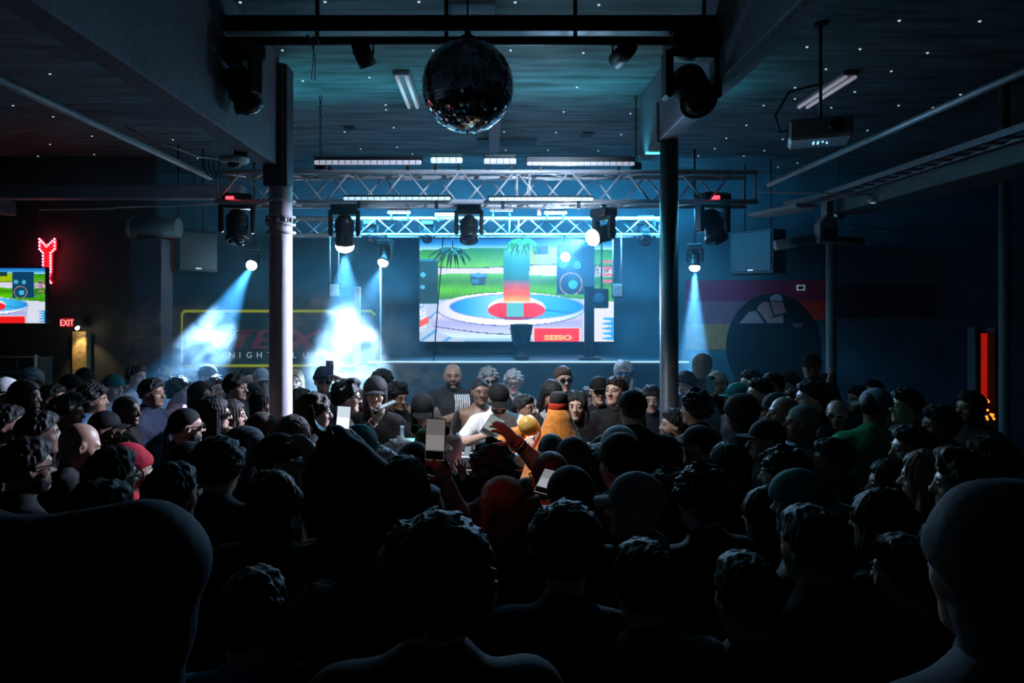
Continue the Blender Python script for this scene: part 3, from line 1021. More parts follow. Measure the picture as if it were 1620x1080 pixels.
M_PIPE = mat('pipe_paint', (.26, .30, .34), .5, .2, var=.15)
a = W(333, 281, 6.9); pipe('conduit_pipe', [(a.x, 1.2, a.z), (a.x, 6.9, a.z)], .028, M_PIPE, 'painted pipe running along the ceiling on the left side')
a = W(1216, 292, 6.9); pipe('conduit_pipe', [(a.x, 1.6, a.z), (a.x, 6.9, a.z)], .024, M_PIPE, 'painted pipe running along the ceiling on the right side')
a = W(1352, 296, 7.0)
ct = tag(empty('cable_tray', (a.x, 0, a.z)), 'ribbed cable tray running along the ceiling at the far right', 'cable tray')
for s in (-1, 1):
    MB().box((s * .10, 5.6, 0), (.02, 5.0, .05)).build('side_rail', M_PIPE, ct)
rung = MB().box((0, 0, 0), (.18, .03, .02)).mesh('rung')
for k in range(26):
    o = link('rung', rung, ct, M_PIPE)
    o.location = (0, 3.2 + k * .19, -.01)
MB().box((0.55, 5.6, -.05), (.5, 5.0, .16), bev=.01).build('duct', mat('duct_dark', (.10, .16, .17), .5, .2, var=.25), ct)
for (x0_, y0_, x1_, y1_, lab) in ((1255, 322, 1340, 308, 'upper'), (1200, 343, 1278, 325, 'lower')):
    g = tag(empty('air_grille', (0, 0, 0)), 'ribbed sloping air grille, %s of the two at the right end of the truss' % lab, 'grille')
    p0, p1 = W(x0_, y0_, 8.2), W(x1_, y1_, 7.4)
    g.location = (p0 + p1) / 2
    dvx = (p1 - p0)
    ang = math.atan2(dvx.y, dvx.x)
    Mz = Matrix.Rotation(ang, 3, 'Z')
    L = dvx.length
    MB().box((0, 0, .015), (L, .30, .03), Mz, bev=.004).build('panel', M_PIPE, g)
    for k in range(7):
        MB().box(Mz @ Vector((0, -.12 + k * .04, -.008)), (L * .96, .012, .02), Mz).build('slat', M_GREYM, g)
pipe('thin_conduit', [W(1200, 303, 7.2), W(1345, 307, 7.2), W(1445, 312, 7.2)], .010, M_WIRE, 'thin pale conduit reaching right from the front truss', 'conduit')
pipe('thin_conduit', [W(62, 331, 7.8), W(170, 330, 7.8), W(188, 327.5, 7.8), W(270, 325, 7.8), W(352, 321, 7.0)], .012, M_WIRE, 'thin pale conduit reaching left from the front truss', 'conduit')
pipe('sagging_wire', [W(198, 200, 5.4), W(225, 214, 5.4), W(250, 226, 5.5), W(282, 236, 5.6), W(312, 248, 5.8), W(345, 252, 6.0), W(385, 254, 6.2)], .005, M_WIRE, 'thin white wire sagging beneath the left ceiling beam', 'wire', 5)
pipe('sagging_wire', [W(1330, 352, 9.0), W(1395, 362, 9.0), W(1470, 361, 9.0), W(1540, 352, 8.0), W(1590, 342, 6.5)], .006, M_WIREB, 'thin dark wire sagging between the slim columns on the right', 'wire', 5)
pipe('hanging_cable', [W(701, 374, 9.05), W(698, 420, 9.1), W(692, 490, 9.15), W(686, 571, 9.15)], .009, M_WIREB, 'black cable hanging in front of the left part of the screen', 'cable', 6)
# ceiling fan-ish detector on the left beam
sd = tag(empty('ceiling_detector', (-1.93, 5.15, 3.50)), 'white round smoke detector under the left ceiling beam', 'detector')
MB().lathe([(.05, 0), (.11, -.01), (.11, -.035), (.08, -.05)], (.0, 0, 0), n=22).build('rim', M_WHITE, sd)
MB().lathe([(.05, -.05), (.045, -.07), (.02, -.085), (.001, -.088)], (0, 0, 0), n=16).build('dome', M_GLASSD, sd)
MB().box((.06, 0, .02), (.10, .06, .06)).build('bracket', M_BLACK, sd)
for (px_, py_, d_, lab) in ((1421, 316, 7.2, 'at the end of the thin conduit on the right'), (1381, 318, 7.2, 'left of the one at the conduit end')):
    s_ = tag(empty('small_spotlight', W(px_, py_, d_)), 'small white ceiling spotlight ' + lab, 'spotlight')
    MB().lathe([(.02, .03), (.05, .02), (.055, -.01), (.04, -.02)], n=14).build('shade', M_WHITE, s_)
    MB().lathe([(.038, -.018), (.001, -.024)], n=10).build('lamp', M_STAR, s_)
    MB().tube([(0, 0, .03), (0, 0, .06)], .008, n=6).build('stem', M_WIRE, s_)
# cluster of cables at the left end of the front truss
for k in range(4):
    pipe('cable_loop', [W(323 + k * 8, 252, 6.6), W(322 + k * 8, 262 + k * 3, 6.55), W(328 + k * 7, 276, 6.5), W(338 + k * 6, 282, 6.5)], .006, M_WIREB,
         ['leftmost', 'second', 'third', 'rightmost'][k] + ' of four cable loops at the left end of the front truss', 'cable', 5)

# ------------------------------------------------------------------ big loudspeakers hung left of the stage
def speaker_box(px, py, d, wpx, hpx, rz, label, logo=True):
    c = W(px, py, d)
    w_, h_ = wpx * d / FPX, hpx * d / FPX
    t = tag(empty('loudspeaker', c, rz), label, 'loudspeaker')
    MB().box((0, .2, 0), (w_, .4, h_), bev=.015).build('cabinet', mat('speaker_paint', (.03, .05, .06), .55, var=.2), t)
    MB().box((0, -.008, -.0), (w_ * .92, .02, h_ * .9), bev=.01).build('grille', mat('speaker_grille', (.035, .065, .08), .6, .2, var=.3, scale=120), t)
    if logo:
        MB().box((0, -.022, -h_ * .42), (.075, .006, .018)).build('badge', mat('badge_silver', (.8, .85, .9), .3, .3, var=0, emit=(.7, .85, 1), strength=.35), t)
    for xr_ in (-w_ * .3, w_ * .3):
        MB().tube([(xr_, .2, h_ / 2), (xr_, .2, ZC - c.z)], .01, n=6).build('hanging_rod', M_BLACK, t)
    return t


speaker_box(313, 397, 8.7, 66, 66, R(48), 'large hung loudspeaker box between square pillar and plaster column')
speaker_box(1188, 398, 9.6, 72, 70, R(-48), 'large hung loudspeaker box in the dark right of the stage')
# speaker on a pole at the right part of the screen
ps = tag(empty('loudspeaker_stand', (W(932, 0, 9.5).x, 9.5, STZ)), 'dark pole stand in front of the right part of the screen', 'stand')
MB().box((0, 0, .50), (.13, .10, 1.0), bev=.01).build('pole', M_BLACK, ps)
MB().box((0, 0, .01), (.30, .26, .02), bev=.006).build('base_plate', M_BLACK, ps)
pk = tag(empty('loudspeaker', W(951, 472, 9.4)), 'small dark loudspeaker at the lower right of the screen', 'loudspeaker')
MB().box((0, .10, 0), (.21, .2, .27), bev=.015).build('cabinet', M_BLACKP, pk)
MB().lathe([(.075, 0), (.07, .012), (.02, -.005), (.001, .004)], (-.03, -.002, .0), n=20, M=Matrix.Rotation(R(90), 3, 'X')).build('cone', mat('speaker_cone', (.05, .12, .16), .4, var=.1), pk)
MB().tube([(.02, .08, .13), (.02, .08, RZ0 - pk.location.z + .05)], .012, n=6).build('hanging_rod', M_BLACK, pk)
# hung strobe panels left and right of the screen
for (px_, py_, rzz, lab) in ((529, 459, 9, 'left'), (977, 459, -9, 'right')):
    st_ = tag(empty('strobe_panel', W(px_, py_, 8.95), R(rzz)), 'small hung strobe panel on the %s of the screen' % lab, 'stage light')
    MB().box((0, .05, 0), (.15, .08, .20), bev=.01).build('case', M_BLACK, st_)
    MB().box((0, .004, 0), (.125, .012, .16), bev=.004).build('reflector', mat('strobe_face', (.75, .8, .85), .35, .2, var=.3, scale=40), st_)
    for xr_ in (-.06, .05):
        MB().tube([(xr_, .05, .1), (xr_, .05, RZ0 - st_.location.z + .03)], .010, n=6).build('hanging_rod', M_ALU, st_)
p = W(601, 500, 9.05)
pl_ = tag(empty('light_pole', (p.x, 9.1, 0)), 'thin bright upright pole left of the screen', 'pole')
MB().tube([(0, 0, 0), (0, 0, W(0, 400, 9.1).z)], .012, n=8).build('tube', M_ALU, pl_)
MB().lathe([(.14, 0), (.14, .012), (.02, .02)], n=18).build('foot', M_BLACK, pl_)

# ------------------------------------------------------------------ LED wall
def screen_rgb(cx, cy):
    """picture on the LED wall, coordinates of a 1620x1078 crop; flat print"""
    cx = cx.astype(np.float64)
    cy = cy.astype(np.float64)
    H = cx.shape
    out = np.zeros(H + (3,))
    nz_ = (np.sin(cx * .13 + np.sin(cy * .21) * 2) * np.sin(cy * .17 + np.sin(cx * .05) * 3) + np.sin(cx * .41 + cy * .33) * .6) * .5

    def put(mask, col, w=None):
        col = np.array(col, float)
        if col.ndim == 1:
            col = np.broadcast_to(col, H + (3,))
        if w is None:
            out[mask] = col[mask]
        else:
            out[mask] = (out * (1 - w[..., None]) + col * w[..., None])[mask]

    def grad(t, stops):
        t = np.clip(t, 0, 1)
        xs = [s[0] for s in stops]
        return np.stack([np.interp(t, xs, [s[1][i] for s in stops]) for i in range(3)], -1)

    hz = 110 - 18 * np.sin((cx - 20) / 1555 * math.pi)
    put(cy < 9999, grad((cy - 35) / 110, [(0, (.01, .10, .45)), (.45, (.02, .30, .75)), (.8, (.3, .75, .95)), (1, (.9, 1, 1))]))
    g = grad((cy - 100) / 160, [(0, (.01, .16, .02)), (.35, (.03, .32, .004)), (1, (.14, .62, .006))])
    g = g * (1 + .35 * nz_)[..., None]
    put(cy > hz + 20, g)
    put((cy > hz + 20) & (cx > 900) & (cx < 1120), np.stack([.34 + .2 * nz_, .52 + .15 * nz_, .004 + 0 * nz_], -1))
    up = 262 + 14 * np.sin(cx / 240.)
    lo = 330 - 14 * np.sin(cx / 300.)
    put(cy > up - 8, (.03, .10, .02))
    put(cy > up, (.70, .68, .80))
    put(cy > lo, np.stack([.10 + .07 * nz_, .58 + .22 * nz_, .004 + 0 * nz_], -1) * (.75 + .25 * np.sin(cy / 22.))[..., None])
    put((cx - 660) ** 2 / 260 ** 2 + (cy - 492) ** 2 / 26 ** 2 < 1, (.03, .16, .03))
    # paving
    edge = 540 - 40 * np.sin(np.clip((cx - 20) / 1555, 0, 1) * math.pi)
    put(cy > edge, (.42, .56, .80))
    put((cy > edge) & (cx > 1330), (.70, .74, .86))
    put((cy > edge) & (np.abs((cx + cy * 1.4) % 190 - 90) < 18) & (cx < 420), (.10, .35, .72))
    # planter pot on the grass
    put((np.abs(cx - 490) < 72 - (cy - 315) * .22) & (cy > 318) & (cy < 408), (.01, .05, .09))
    put((cx - 490) ** 2 / 70 ** 2 + (cy - 330) ** 2 / 16 ** 2 < 1, (.05, .35, .65))
    put((np.abs(cx - 470) < 28) & (cy > 360) & (cy < 400), (.03, .2, .4))
    # pool body and rim
    body = ((cx - 720) ** 2 / 605 ** 2 + (cy - 700) ** 2 / 185 ** 2 < 1) & (cy > 600)
    put(body, grad((cy - 640) / 230, [(0, (.72, .70, .92)), (.3, (.38, .42, .78)), (.55, (.50, .58, .85)), (.78, (.62, .85, .92)), (1, (.02, .30, .62))]))
    put(body & (np.abs(cy - (745 + 55 * np.sin((cx - 180) / 1150 * math.pi))) < 4), (.10, .12, .35))
    rim_ = (cx - 750) ** 2 / 588 ** 2 + (cy - 598) ** 2 / 132 ** 2 < 1
    put(rim_, grad((cx - 160) / 1180, [(0, (.62, .66, .95)), (.3, (.92, .94, 1.0)), (.75, (.88, .95, 1.0)), (1, (.35, .70, .95))]))
    put(((cx - 750) ** 2 / 592 ** 2 + (cy - 602) ** 2 / 136 ** 2 < 1) & ~rim_, (.12, .16, .45))
    put(((cx - 798) ** 2 / 542 ** 2 + (cy - 582) ** 2 / 104 ** 2 < 1), (.25, .36, .75))
    inner = (cx - 798) ** 2 / 530 ** 2 + (cy - 582) ** 2 / 96 ** 2 < 1
    put(inner, grad((cx - 270) / 1060, [(0, (.02, .22, .72)), (.14, (.05, .45, .85)), (.35, (.25, .72, .92)), (.55, (.10, .60, .90)), (.8, (.04, .48, .88)), (1, (.01, .25, .75))]))
    put(inner & (np.abs(cy - (620 + 10 * np.sin(cx / 60.))) < 7) & (cx > 900), (.02, .25, .70))
    # swim ring and plain gradient tube
    put((cx - 797) ** 2 / 228 ** 2 + (cy - 592) ** 2 / 92 ** 2 < 1, (.93, .88, .90))
    rg = ((cx - 797) ** 2 / 228 ** 2 + (cy - 610) ** 2 / 76 ** 2 < 1) & (cy > 552)
    put(rg & (np.abs(cx - 785) > 66), (.95, .02, .04))
    put(rg & (np.abs(cx - 785) <= 66), (.12, .55, .62))
    put(rg & (cy > 662), (.35, .03, .18))
    tw = 108 - 6 * np.sin((cy - 130) / 420 * math.pi)
    dm = (np.abs(cx - 797) < tw) & (cy > 150) & (cy < 548)
    dm |= ((cx - 797) ** 2 / 108 ** 2 + (cy - 160) ** 2 / 55 ** 2 < 1) & (cy <= 170)
    side = np.clip(np.abs(cx - 797) / 108, 0, 1)
    put(dm, grad((cy - 110) / 440, [(0, (.10, .62, .60)), (.3, (.01, .36, .38)), (.58, (.01, .18, .20)), (.68, (.55, .10, .08)), (.85, (1, .12, .04)), (.95, (1, .45, .12)), (1, (1, .8, .5))]) * (1.05 - .25 * side)[..., None])
    # loudspeakers painted at both sides
    put((cx < 168) & (cy > 205) & (cy < 560), (.005, .05, .07))
    put((cx < 168) & (cy > 200) & (cy < 216), (.02, .25, .5))
    for (a_, b_, r_) in ((48, 327, 20), (46, 425, 18)):
        put((cx - a_) ** 2 + (cy - b_) ** 2 < r_ ** 2, (.06, .5, .85))
    sp_ = (cx > 1116) & (cx < 1420) & (cy > 95) & (cy < 482)
    put(sp_, (.004, .055, .13))
    for (a_, b_, r_) in ((1172, 245, 30), (1282, 250, 29)):
        q = np.hypot(cx - a_, cy - b_)
        put((q < r_) & sp_, (.08, .52, .80))
        put((q < r_ * .55) & sp_, (.01, .12, .25))
        put((q < r_ * .25) & sp_, (.2, .7, .9))
    q = np.hypot(cx - 1232, cy - 400)
    put((q < 92) & sp_, (.55, .33, .22))
    put((q < 84) & sp_, (.006, .06, .14))
    put((np.hypot(cx - 1248, cy - 405) < 36) & sp_, (.05, .50, .88))
    put((cx > 1420) & (cy < 482) & (cy > 205) & (nz_ > .15), (.02, .06, .10))
    put((cx > 1490) & (cx < 1560) & (cy > 180) & (cy < 420) & (np.sin(cy * .12) > .3), (.65, .15, .18))
    put((cx > 940) & (cx < 1050) & (cy > 95) & (cy < 165), (.01, .05, .05))
    # splash at the right
    put((cx > 1480) & (cy > 670) & (cy < 850) & (cx + 40 * np.sin(cy * .16) > 1520), (.04, .38, .85))
    # cropped flower pot at the bottom
    put((np.abs(cx - 832) < 95 - (cy - 715) * .16) & (cy > 728), (.01, .07, .12))
    put((cx - 832) ** 2 / 98 ** 2 + (cy - 735) ** 2 / 26 ** 2 < 1, (.70, .85, .88))
    put((cx - 832) ** 2 / 88 ** 2 + (cy - 737) ** 2 / 20 ** 2 < 1, (.05, .10, .10))
    put((cx - 832) ** 2 / 70 ** 2 + (cy - 746) ** 2 / 10 ** 2 < 1, (.55, .38, .25))
    # red board
    put((cx > 930) & (cx < 1310) & (cy > 748), (.95, .55, .5))
    put((cx > 938) & (cx < 1300) & (cy > 758), (.86, .012, .012))
    # stray toy at the left
    put((cx < 75) & (cy > 560) & (cy < 780) & (nz_ > .1), (.9, .9, .95))
    put((cx < 95) & (np.abs(cy - 720 + (cx - 20) * .5) < 26), (.85, .10, .06))
    return np.clip(out, 0, 1)


def picture_panel(name, parent, x0, x1, z0, z1, y, nx, ny, mapfn, m):
    xs = np.linspace(x0, x1, nx + 1)
    zs = np.linspace(z1, z0, ny + 1)
    gx, gz = np.meshgrid(xs, zs)
    V = np.stack([gx.ravel(), np.full(gx.size, y), gz.ravel()], 1)
    i = np.arange(ny)[:, None] * (nx + 1) + np.arange(nx)[None, :]
    F = np.stack([i, i + nx + 1, i + nx + 2, i + 1], -1).reshape(-1, 4)
    me = np_mesh(name, V, F, None, False)
    u = (np.arange(nx) + .5) / nx
    v = (np.arange(ny) + .5) / ny
    U, Vv = np.meshgrid(u, v)
    rgb = screen_rgb(*mapfn(U, Vv)).reshape(-1, 3)
    at = me.attributes.new('picture', 'FLOAT_COLOR', 'FACE')
    at.data.foreach_set('color', np.concatenate([rgb, np.ones((len(rgb), 1))], 1).astype(np.float32).ravel())
    return link(name, me, parent, m)


SD = 10.35
s0, s1 = W(664, 378, SD), W(970.5, 540, SD)
ls = tag(empty('led_wall', ((s0.x + s1.x) / 2, SD, STZ)), 'bright LED wall showing a pool on a green lawn', 'screen')
hw, zb_, zt_ = (s1.x - s0.x) / 2, s1.z - STZ, s0.z - STZ
picture_panel('picture', ls, -hw, hw, zb_, zt_, -.03, 252, 133, lambda u, v: (20 + u * 1555, 40 + v * 820), attr_emit_mat('led_picture', 1.2))
MB().box((0, .02, (zb_ + zt_) / 2), (hw * 2 + .02, .08, zt_ - zb_ + .02)).build('panel_case', M_BLACKP, ls)
MB().box((-hw + .3, .05, zb_ / 2), (.06, .06, zb_)).build('leg', M_BLACK, ls)
MB().box((hw - .3, .05, zb_ / 2), (.06, .06, zb_)).build('leg', M_BLACK, ls)
me = text_mesh('lettering', 'SEISO', .125, .001, offset=.006)
q = W(660 + 1127 / 5.0625, 370 + 846 / 5.0625, SD)
link('lettering', me, ls, mat('led_orange', (.5, .2, .1), .4, var=0, emit=(1, .35, .10), strength=1.4), Matrix.Translation((q.x - ls.location.x, -.034, q.z - STZ)) @ Matrix.Scale(1.35, 4, (1, 0, 0)) @ Matrix.Scale(.8, 4, (0, 0, 1)) @ FACE_CAM)

tv = tag(empty('television', W(-16, 467.5, 8.6)), 'wall television at the left edge repeating the LED wall picture', 'television')
tw_, th_ = 176 * 8.6 / FPX / 2, 87 * 8.6 / FPX / 2
picture_panel('picture', tv, -tw_, tw_, -th_, th_, -.01, 150, 74, lambda u, v: (20 + u * 1555, 40 + v * 820), attr_emit_mat('tv_picture', 1.0))
MB().box((0, .03, 0), (tw_ * 2 + .03, .07, th_ * 2 + .03), bev=.008).build('case', M_BLACKP, tv)
MB().tube([(0, .05, th_), (0, .05, ZC - tv.location.z)], .02, n=8).build('ceiling_arm', M_BLACK, tv)

# flared planter and palm fronds near the screen
pt = tag(empty('planter', (W(825, 0, 9.35).x, 9.35, STZ)), 'dark flared planter on a stand in front of the screen bottom', 'planter')
MB().lathe([(.10, .0), (.12, .02), (.045, .06), (.04, .16), (.11, .20), (.155, .46), (.165, .47), (.15, .475), (.13, .40)], n=24).build('pot', mat('planter_dark', (.01, .02, .03), .35, var=.2), pt)


def palm(px, py, d, n, L, seed, label, m):
    t = tag(empty('hanging_palm', W(px, py, d)), label, 'plant')
    rg_ = random.Random(seed)
    for k in range(n):
        a = -1.25 + 2.5 * (k + .5) / n + rg_.uniform(-.1, .1)
        l = L * rg_.uniform(.7, 1.1)
        dirx, dz_ = math.sin(a), -math.cos(a) * .8
        b = MB()
        pts = []
        for i in range(6):
            u = i / 5
            pts.append(Vector((dirx * l * u, rg_.uniform(-.05, .05) * u, .25 * l * u * (1 - u) + dz_ * l * u * u * .9 - .05 * u)))
        for i in range(5):
            w0, w1 = .016 * math.sin(math.pi * (i + .3) / 5.6), .016 * math.sin(math.pi * min(1, (i + 1.3) / 5.6))
            nrm = Vector((-(pts[i + 1] - pts[i]).z, 0, (pts[i + 1] - pts[i]).x)).normalized()
            vs = [pts[i] - nrm * w0, pts[i] + nrm * w0, pts[i + 1] + nrm * w1, pts[i + 1] - nrm * w1]
            vs2 = [v + Vector((0, .004, 0)) for v in vs]
            b.add(vs + vs2, [(0, 1, 2, 3), (7, 6, 5, 4), (0, 4, 5, 1), (1, 5, 6, 2), (2, 6, 7, 3), (3, 7, 4, 0)])
        b.build('leaf', m, t)
    MB().tube([(0, 0, 0), (0, 0, RZ0 - t.location.z + .03)], .008, n=6).build('stem', M_BLACK, t)
    return t


palm(716, 392, 9.22, 15, .34, 1, 'dark palm fronds hanging over the left part of the screen', mat('palm_dark', (.02, .07, .03), .5, var=.3))
palm(826, 378, 9.22, 16, .28, 2, 'green palm fronds hanging over the middle of the screen', mat('palm_green', (.06, .22, .03), .5, var=.3))
# ------------------------------------------------------------------ people: head, hands, hair, hats, clothes
def head_sdf(kind):
    fem = kind == 'f'
    wide = kind == 'w'

    def fn(p):
        q = (np.abs(p[0]), p[1], p[2])
        jw = .058 if fem else (.070 if wide else .064)
        d = s_ell(p, (0, -.012, .026), (.077, .097, .092))
        d = smin(d, s_ell(p, (0, .026, -.030), (jw, .062, .084)), .03)
        d = smin(d, s_ell(p, (0, .050, -.092), (.034 if fem else .042, .032, .026 if fem else .030)), .03)
        d = smin(d, s_ell(q, (.040, .050, -.028), (.024, .026, .026)), .02)
        d = smin(d, s_cap(q, (0, .080, .020), (.040, .072, .022), .011 if fem else .014), .018)
        d = smax(d, -s_ell(q, (.031, .100, .000), (.019, .021, .013)), .014)
        d = smin(d, s_cap(p, (0, .090, .010), (0, .108, -.030), .006, .011 if fem else .0135), .012)
        d = smin(d, s_ell(q, (.012, .096, -.034), (.009, .011, .008)), .008)
        d = smin(d, s_cap(q, (0, .0925, -.058), (.020, .082, -.060), .0055), .006)
        d = smin(d, s_cap(q, (0, .0915, -.0695), (.018, .081, -.068), .0065), .006)
        d = smax(d, -s_cap(q, (0, .100, -.0635), (.022, .088, -.0635), .0022), .004)
        d = smin(d, s_ell(p, (0, .076, -.103), (.020, .018, .015)), .02)
        e = s_ell(q, (.080, -.008, -.006), (.011, .020, .033))
        e = smax(e, -s_ell(q, (.089, -.002, -.004), (.008, .011, .020)), .006)
        d = smin(d, e, .010)
        nr = .050 if fem else (.066 if wide else .058)
        d = smin(d, s_cap(p, (0, -.020, -.05), (0, -.040, -.27), nr * .97, nr * 1.05), .03)
        return d
    return fn


HEADS = {}


def head_mesh(kind, st):
    k = (kind, st)
    if k not in HEADS:
        V, F = snet(head_sdf(kind), (-.10, -.125, -.28), (.10, .135, .125), st)
        c = V[F].mean(1)
        lip = (np.abs(c[:, 0]) < .022) & (c[:, 1] > .078) & (c[:, 2] < -.053) & (c[:, 2] > -.077)
        mi = np.where(lip, 1, 0)
        parts = [(V, F, mi)]
        cv, cf = (CSV, CSF) if st < .009 else (CSV2, CSF2)
        for s in (-1, 1):
            parts.append((cv * .0124 + np.array([s * .031, .0768, .0]), cf, np.full(len(cf), 2)))
            parts.append((cv * np.array([.0155, .0100, .0062]) + np.array([s * .031, .0805, .0088]), cf, np.full(len(cf), 0)))
            parts.append((cv * np.array([.0072, .003, .0075]) + np.array([s * .031, .0882, -.0005]), cf, np.full(len(cf), 3)))
            b = cv * np.array([.019, .006, .0042])
            b = b + np.stack([b[:, 0] * 0, -np.abs(b[:, 0] + s * .0) * .0, -(b[:, 0] * s) ** 1 * .18], 1)
            parts.append((b + np.array([s * .032, .0885, .0245]), cf, np.full(len(cf), 4)))
        HEADS[k] = merge(parts)
    return HEADS[k]


def merge(parts):
    V, F, Mi, o = [], [], [], 0
    for v, f, m in parts:
        V.append(v)
        F.append(f + o)
        Mi.append(m)
        o += len(v)
    return np.concatenate(V).astype(np.float32), np.concatenate(F).astype(np.int32), np.concatenate(Mi).astype(np.int32)


def tie(V, F, mi, parts, arms):
    off = np.cumsum([0] + [len(q[0]) for q in parts])

    def edge(i, target):
        v, f = parts[i][0], parts[i][1]
        a = int(np.argmin(((v - np.array(target, np.float32)) ** 2).sum(1)))
        row = f[np.argmax((f == a).any(1))]
        k = int(np.argmax(row == a))
        return a + off[i], int(row[(k + 1) % 4]) + off[i]
    nv, nf = [], []

    def strip(e0, mids, e1):
        cur = e0
        for m in mids:
            j = len(V) + len(nv)
            nv.append((m[0] - .008, m[1], m[2]))
            nv.append((m[0] + .008, m[1], m[2]))
            nf.append((cur[0], cur[1], j + 1, j))
            cur = (j, j + 1)
        nf.append((cur[0], cur[1], e1[1], e1[0]))
    hv = parts[0][0]
    low = hv[np.argmin(hv[:, 2])]
    for ia, ih, S, E, T, fd in arms:
        if ia is not None:
            strip(edge(0, low), [], edge(ia, S))
            strip(edge(ia, T), [], edge(ih, T - fd * .05))
        else:
            strip(edge(0, low), [S, E], edge(ih, T - fd * .05))
    return (np.concatenate([V, np.array(nv, np.float32).reshape(-1, 3)]), np.concatenate([F, np.array(nf, np.int32)]),
            np.concatenate([mi, np.zeros(len(nf), np.int32)]))


# right hand: wrist at origin, fingers along +Z, palm towards +Y, thumb on -X
def hand_sdf(curl, spread, thumb):
    segs = []
    for i, (bx, L) in enumerate(((-.030, .068), (-.010, .078), (.010, .073), (.028, .058))):
        a = Vector((bx, 0, .088 - abs(i - 1.2) * .004))
        sx = (i - 1.5) * spread
        ang = 0
        for j, (fl, rr) in enumerate(((.46, .0098), (.32, .0088), (.26, .0078))):
            ang += curl * (.7 if j == 0 else 1.0)
            b = a + Vector((math.sin(sx) * L * fl, math.sin(ang) * L * fl, math.cos(ang) * L * fl))
            segs.append((tuple(a), tuple(b), rr, rr * .92))
            a = b
    t0 = Vector((-.030, .006, .022))
    t1 = t0 + Vector((-.030, .010 + thumb * .01, .028))
    t2 = t1 + Vector((-.010, .010 + thumb * .018, .030))
    segs += [(tuple(t0), tuple(t1), .0145, .0115), (tuple(t1), tuple(t2), .011, .009)]

    def fn(p):
        d = s_ell(p, (0, 0, .050), (.044, .0165, .052))
        d = smin(d, s_cap(p, (0, 0, -.03), (0, 0, .03), .025, .024), .02)
        for a, b, r0, r1 in segs:
            d = smin(d, s_cap(p, a, b, r0, r1), .006)
        return d
    return fn


HANDS = {}
HPOSE = {'relaxed': (.38, .04, .4), 'open': (.10, .17, .0), 'grip': (.95, .02, 1.2), 'fist': (1.45, .0, 1.6)}


def hand_mesh(pose, st=.0088):
    if pose not in HANDS:
        V, F = snet(hand_sdf(*HPOSE[pose]), (-.10, -.035, -.06), (.075, .125, .185), st)
        HANDS[pose] = (V, F)
    return HANDS[pose]


def ik(S, T, l1, l2, pole):
    S, T, pole = Vector(S), Vector(T), Vector(pole)
    d = T - S
    L = min(max(d.length, .12), (l1 + l2) * .995)
    u = d.normalized()
    T = S + u * L
    a = (l1 * l1 - l2 * l2 + L * L) / (2 * L)
    h = math.sqrt(max(l1 * l1 - a * a, 0))
    n = (pole - u * pole.dot(u))
    n = n.normalized() if n.length > 1e-4 else Vector((0, 0, -1))
    return S + u * a + n * h, T


# ---- hair and hats live in head space (origin between the ears, face to +Y)
def skull_off(p, o):
    return s_ell(p, (0, -.012, .026), (.077 + o, .097 + o, .092 + o))


HAIRS = {}


def rnd(p, f, seed=0):
    g = np.random.RandomState(seed)
    out = 0
    for k in range(7):
        v = g.normal(size=3)
        v /= np.linalg.norm(v)
        ff = f * (.7 + .6 * g.rand())
        out = out + np.sin(ff * (p[0] * v[0] + p[1] * v[1] + p[2] * v[2]) + g.rand() * 6.28)
    return out / 2.4


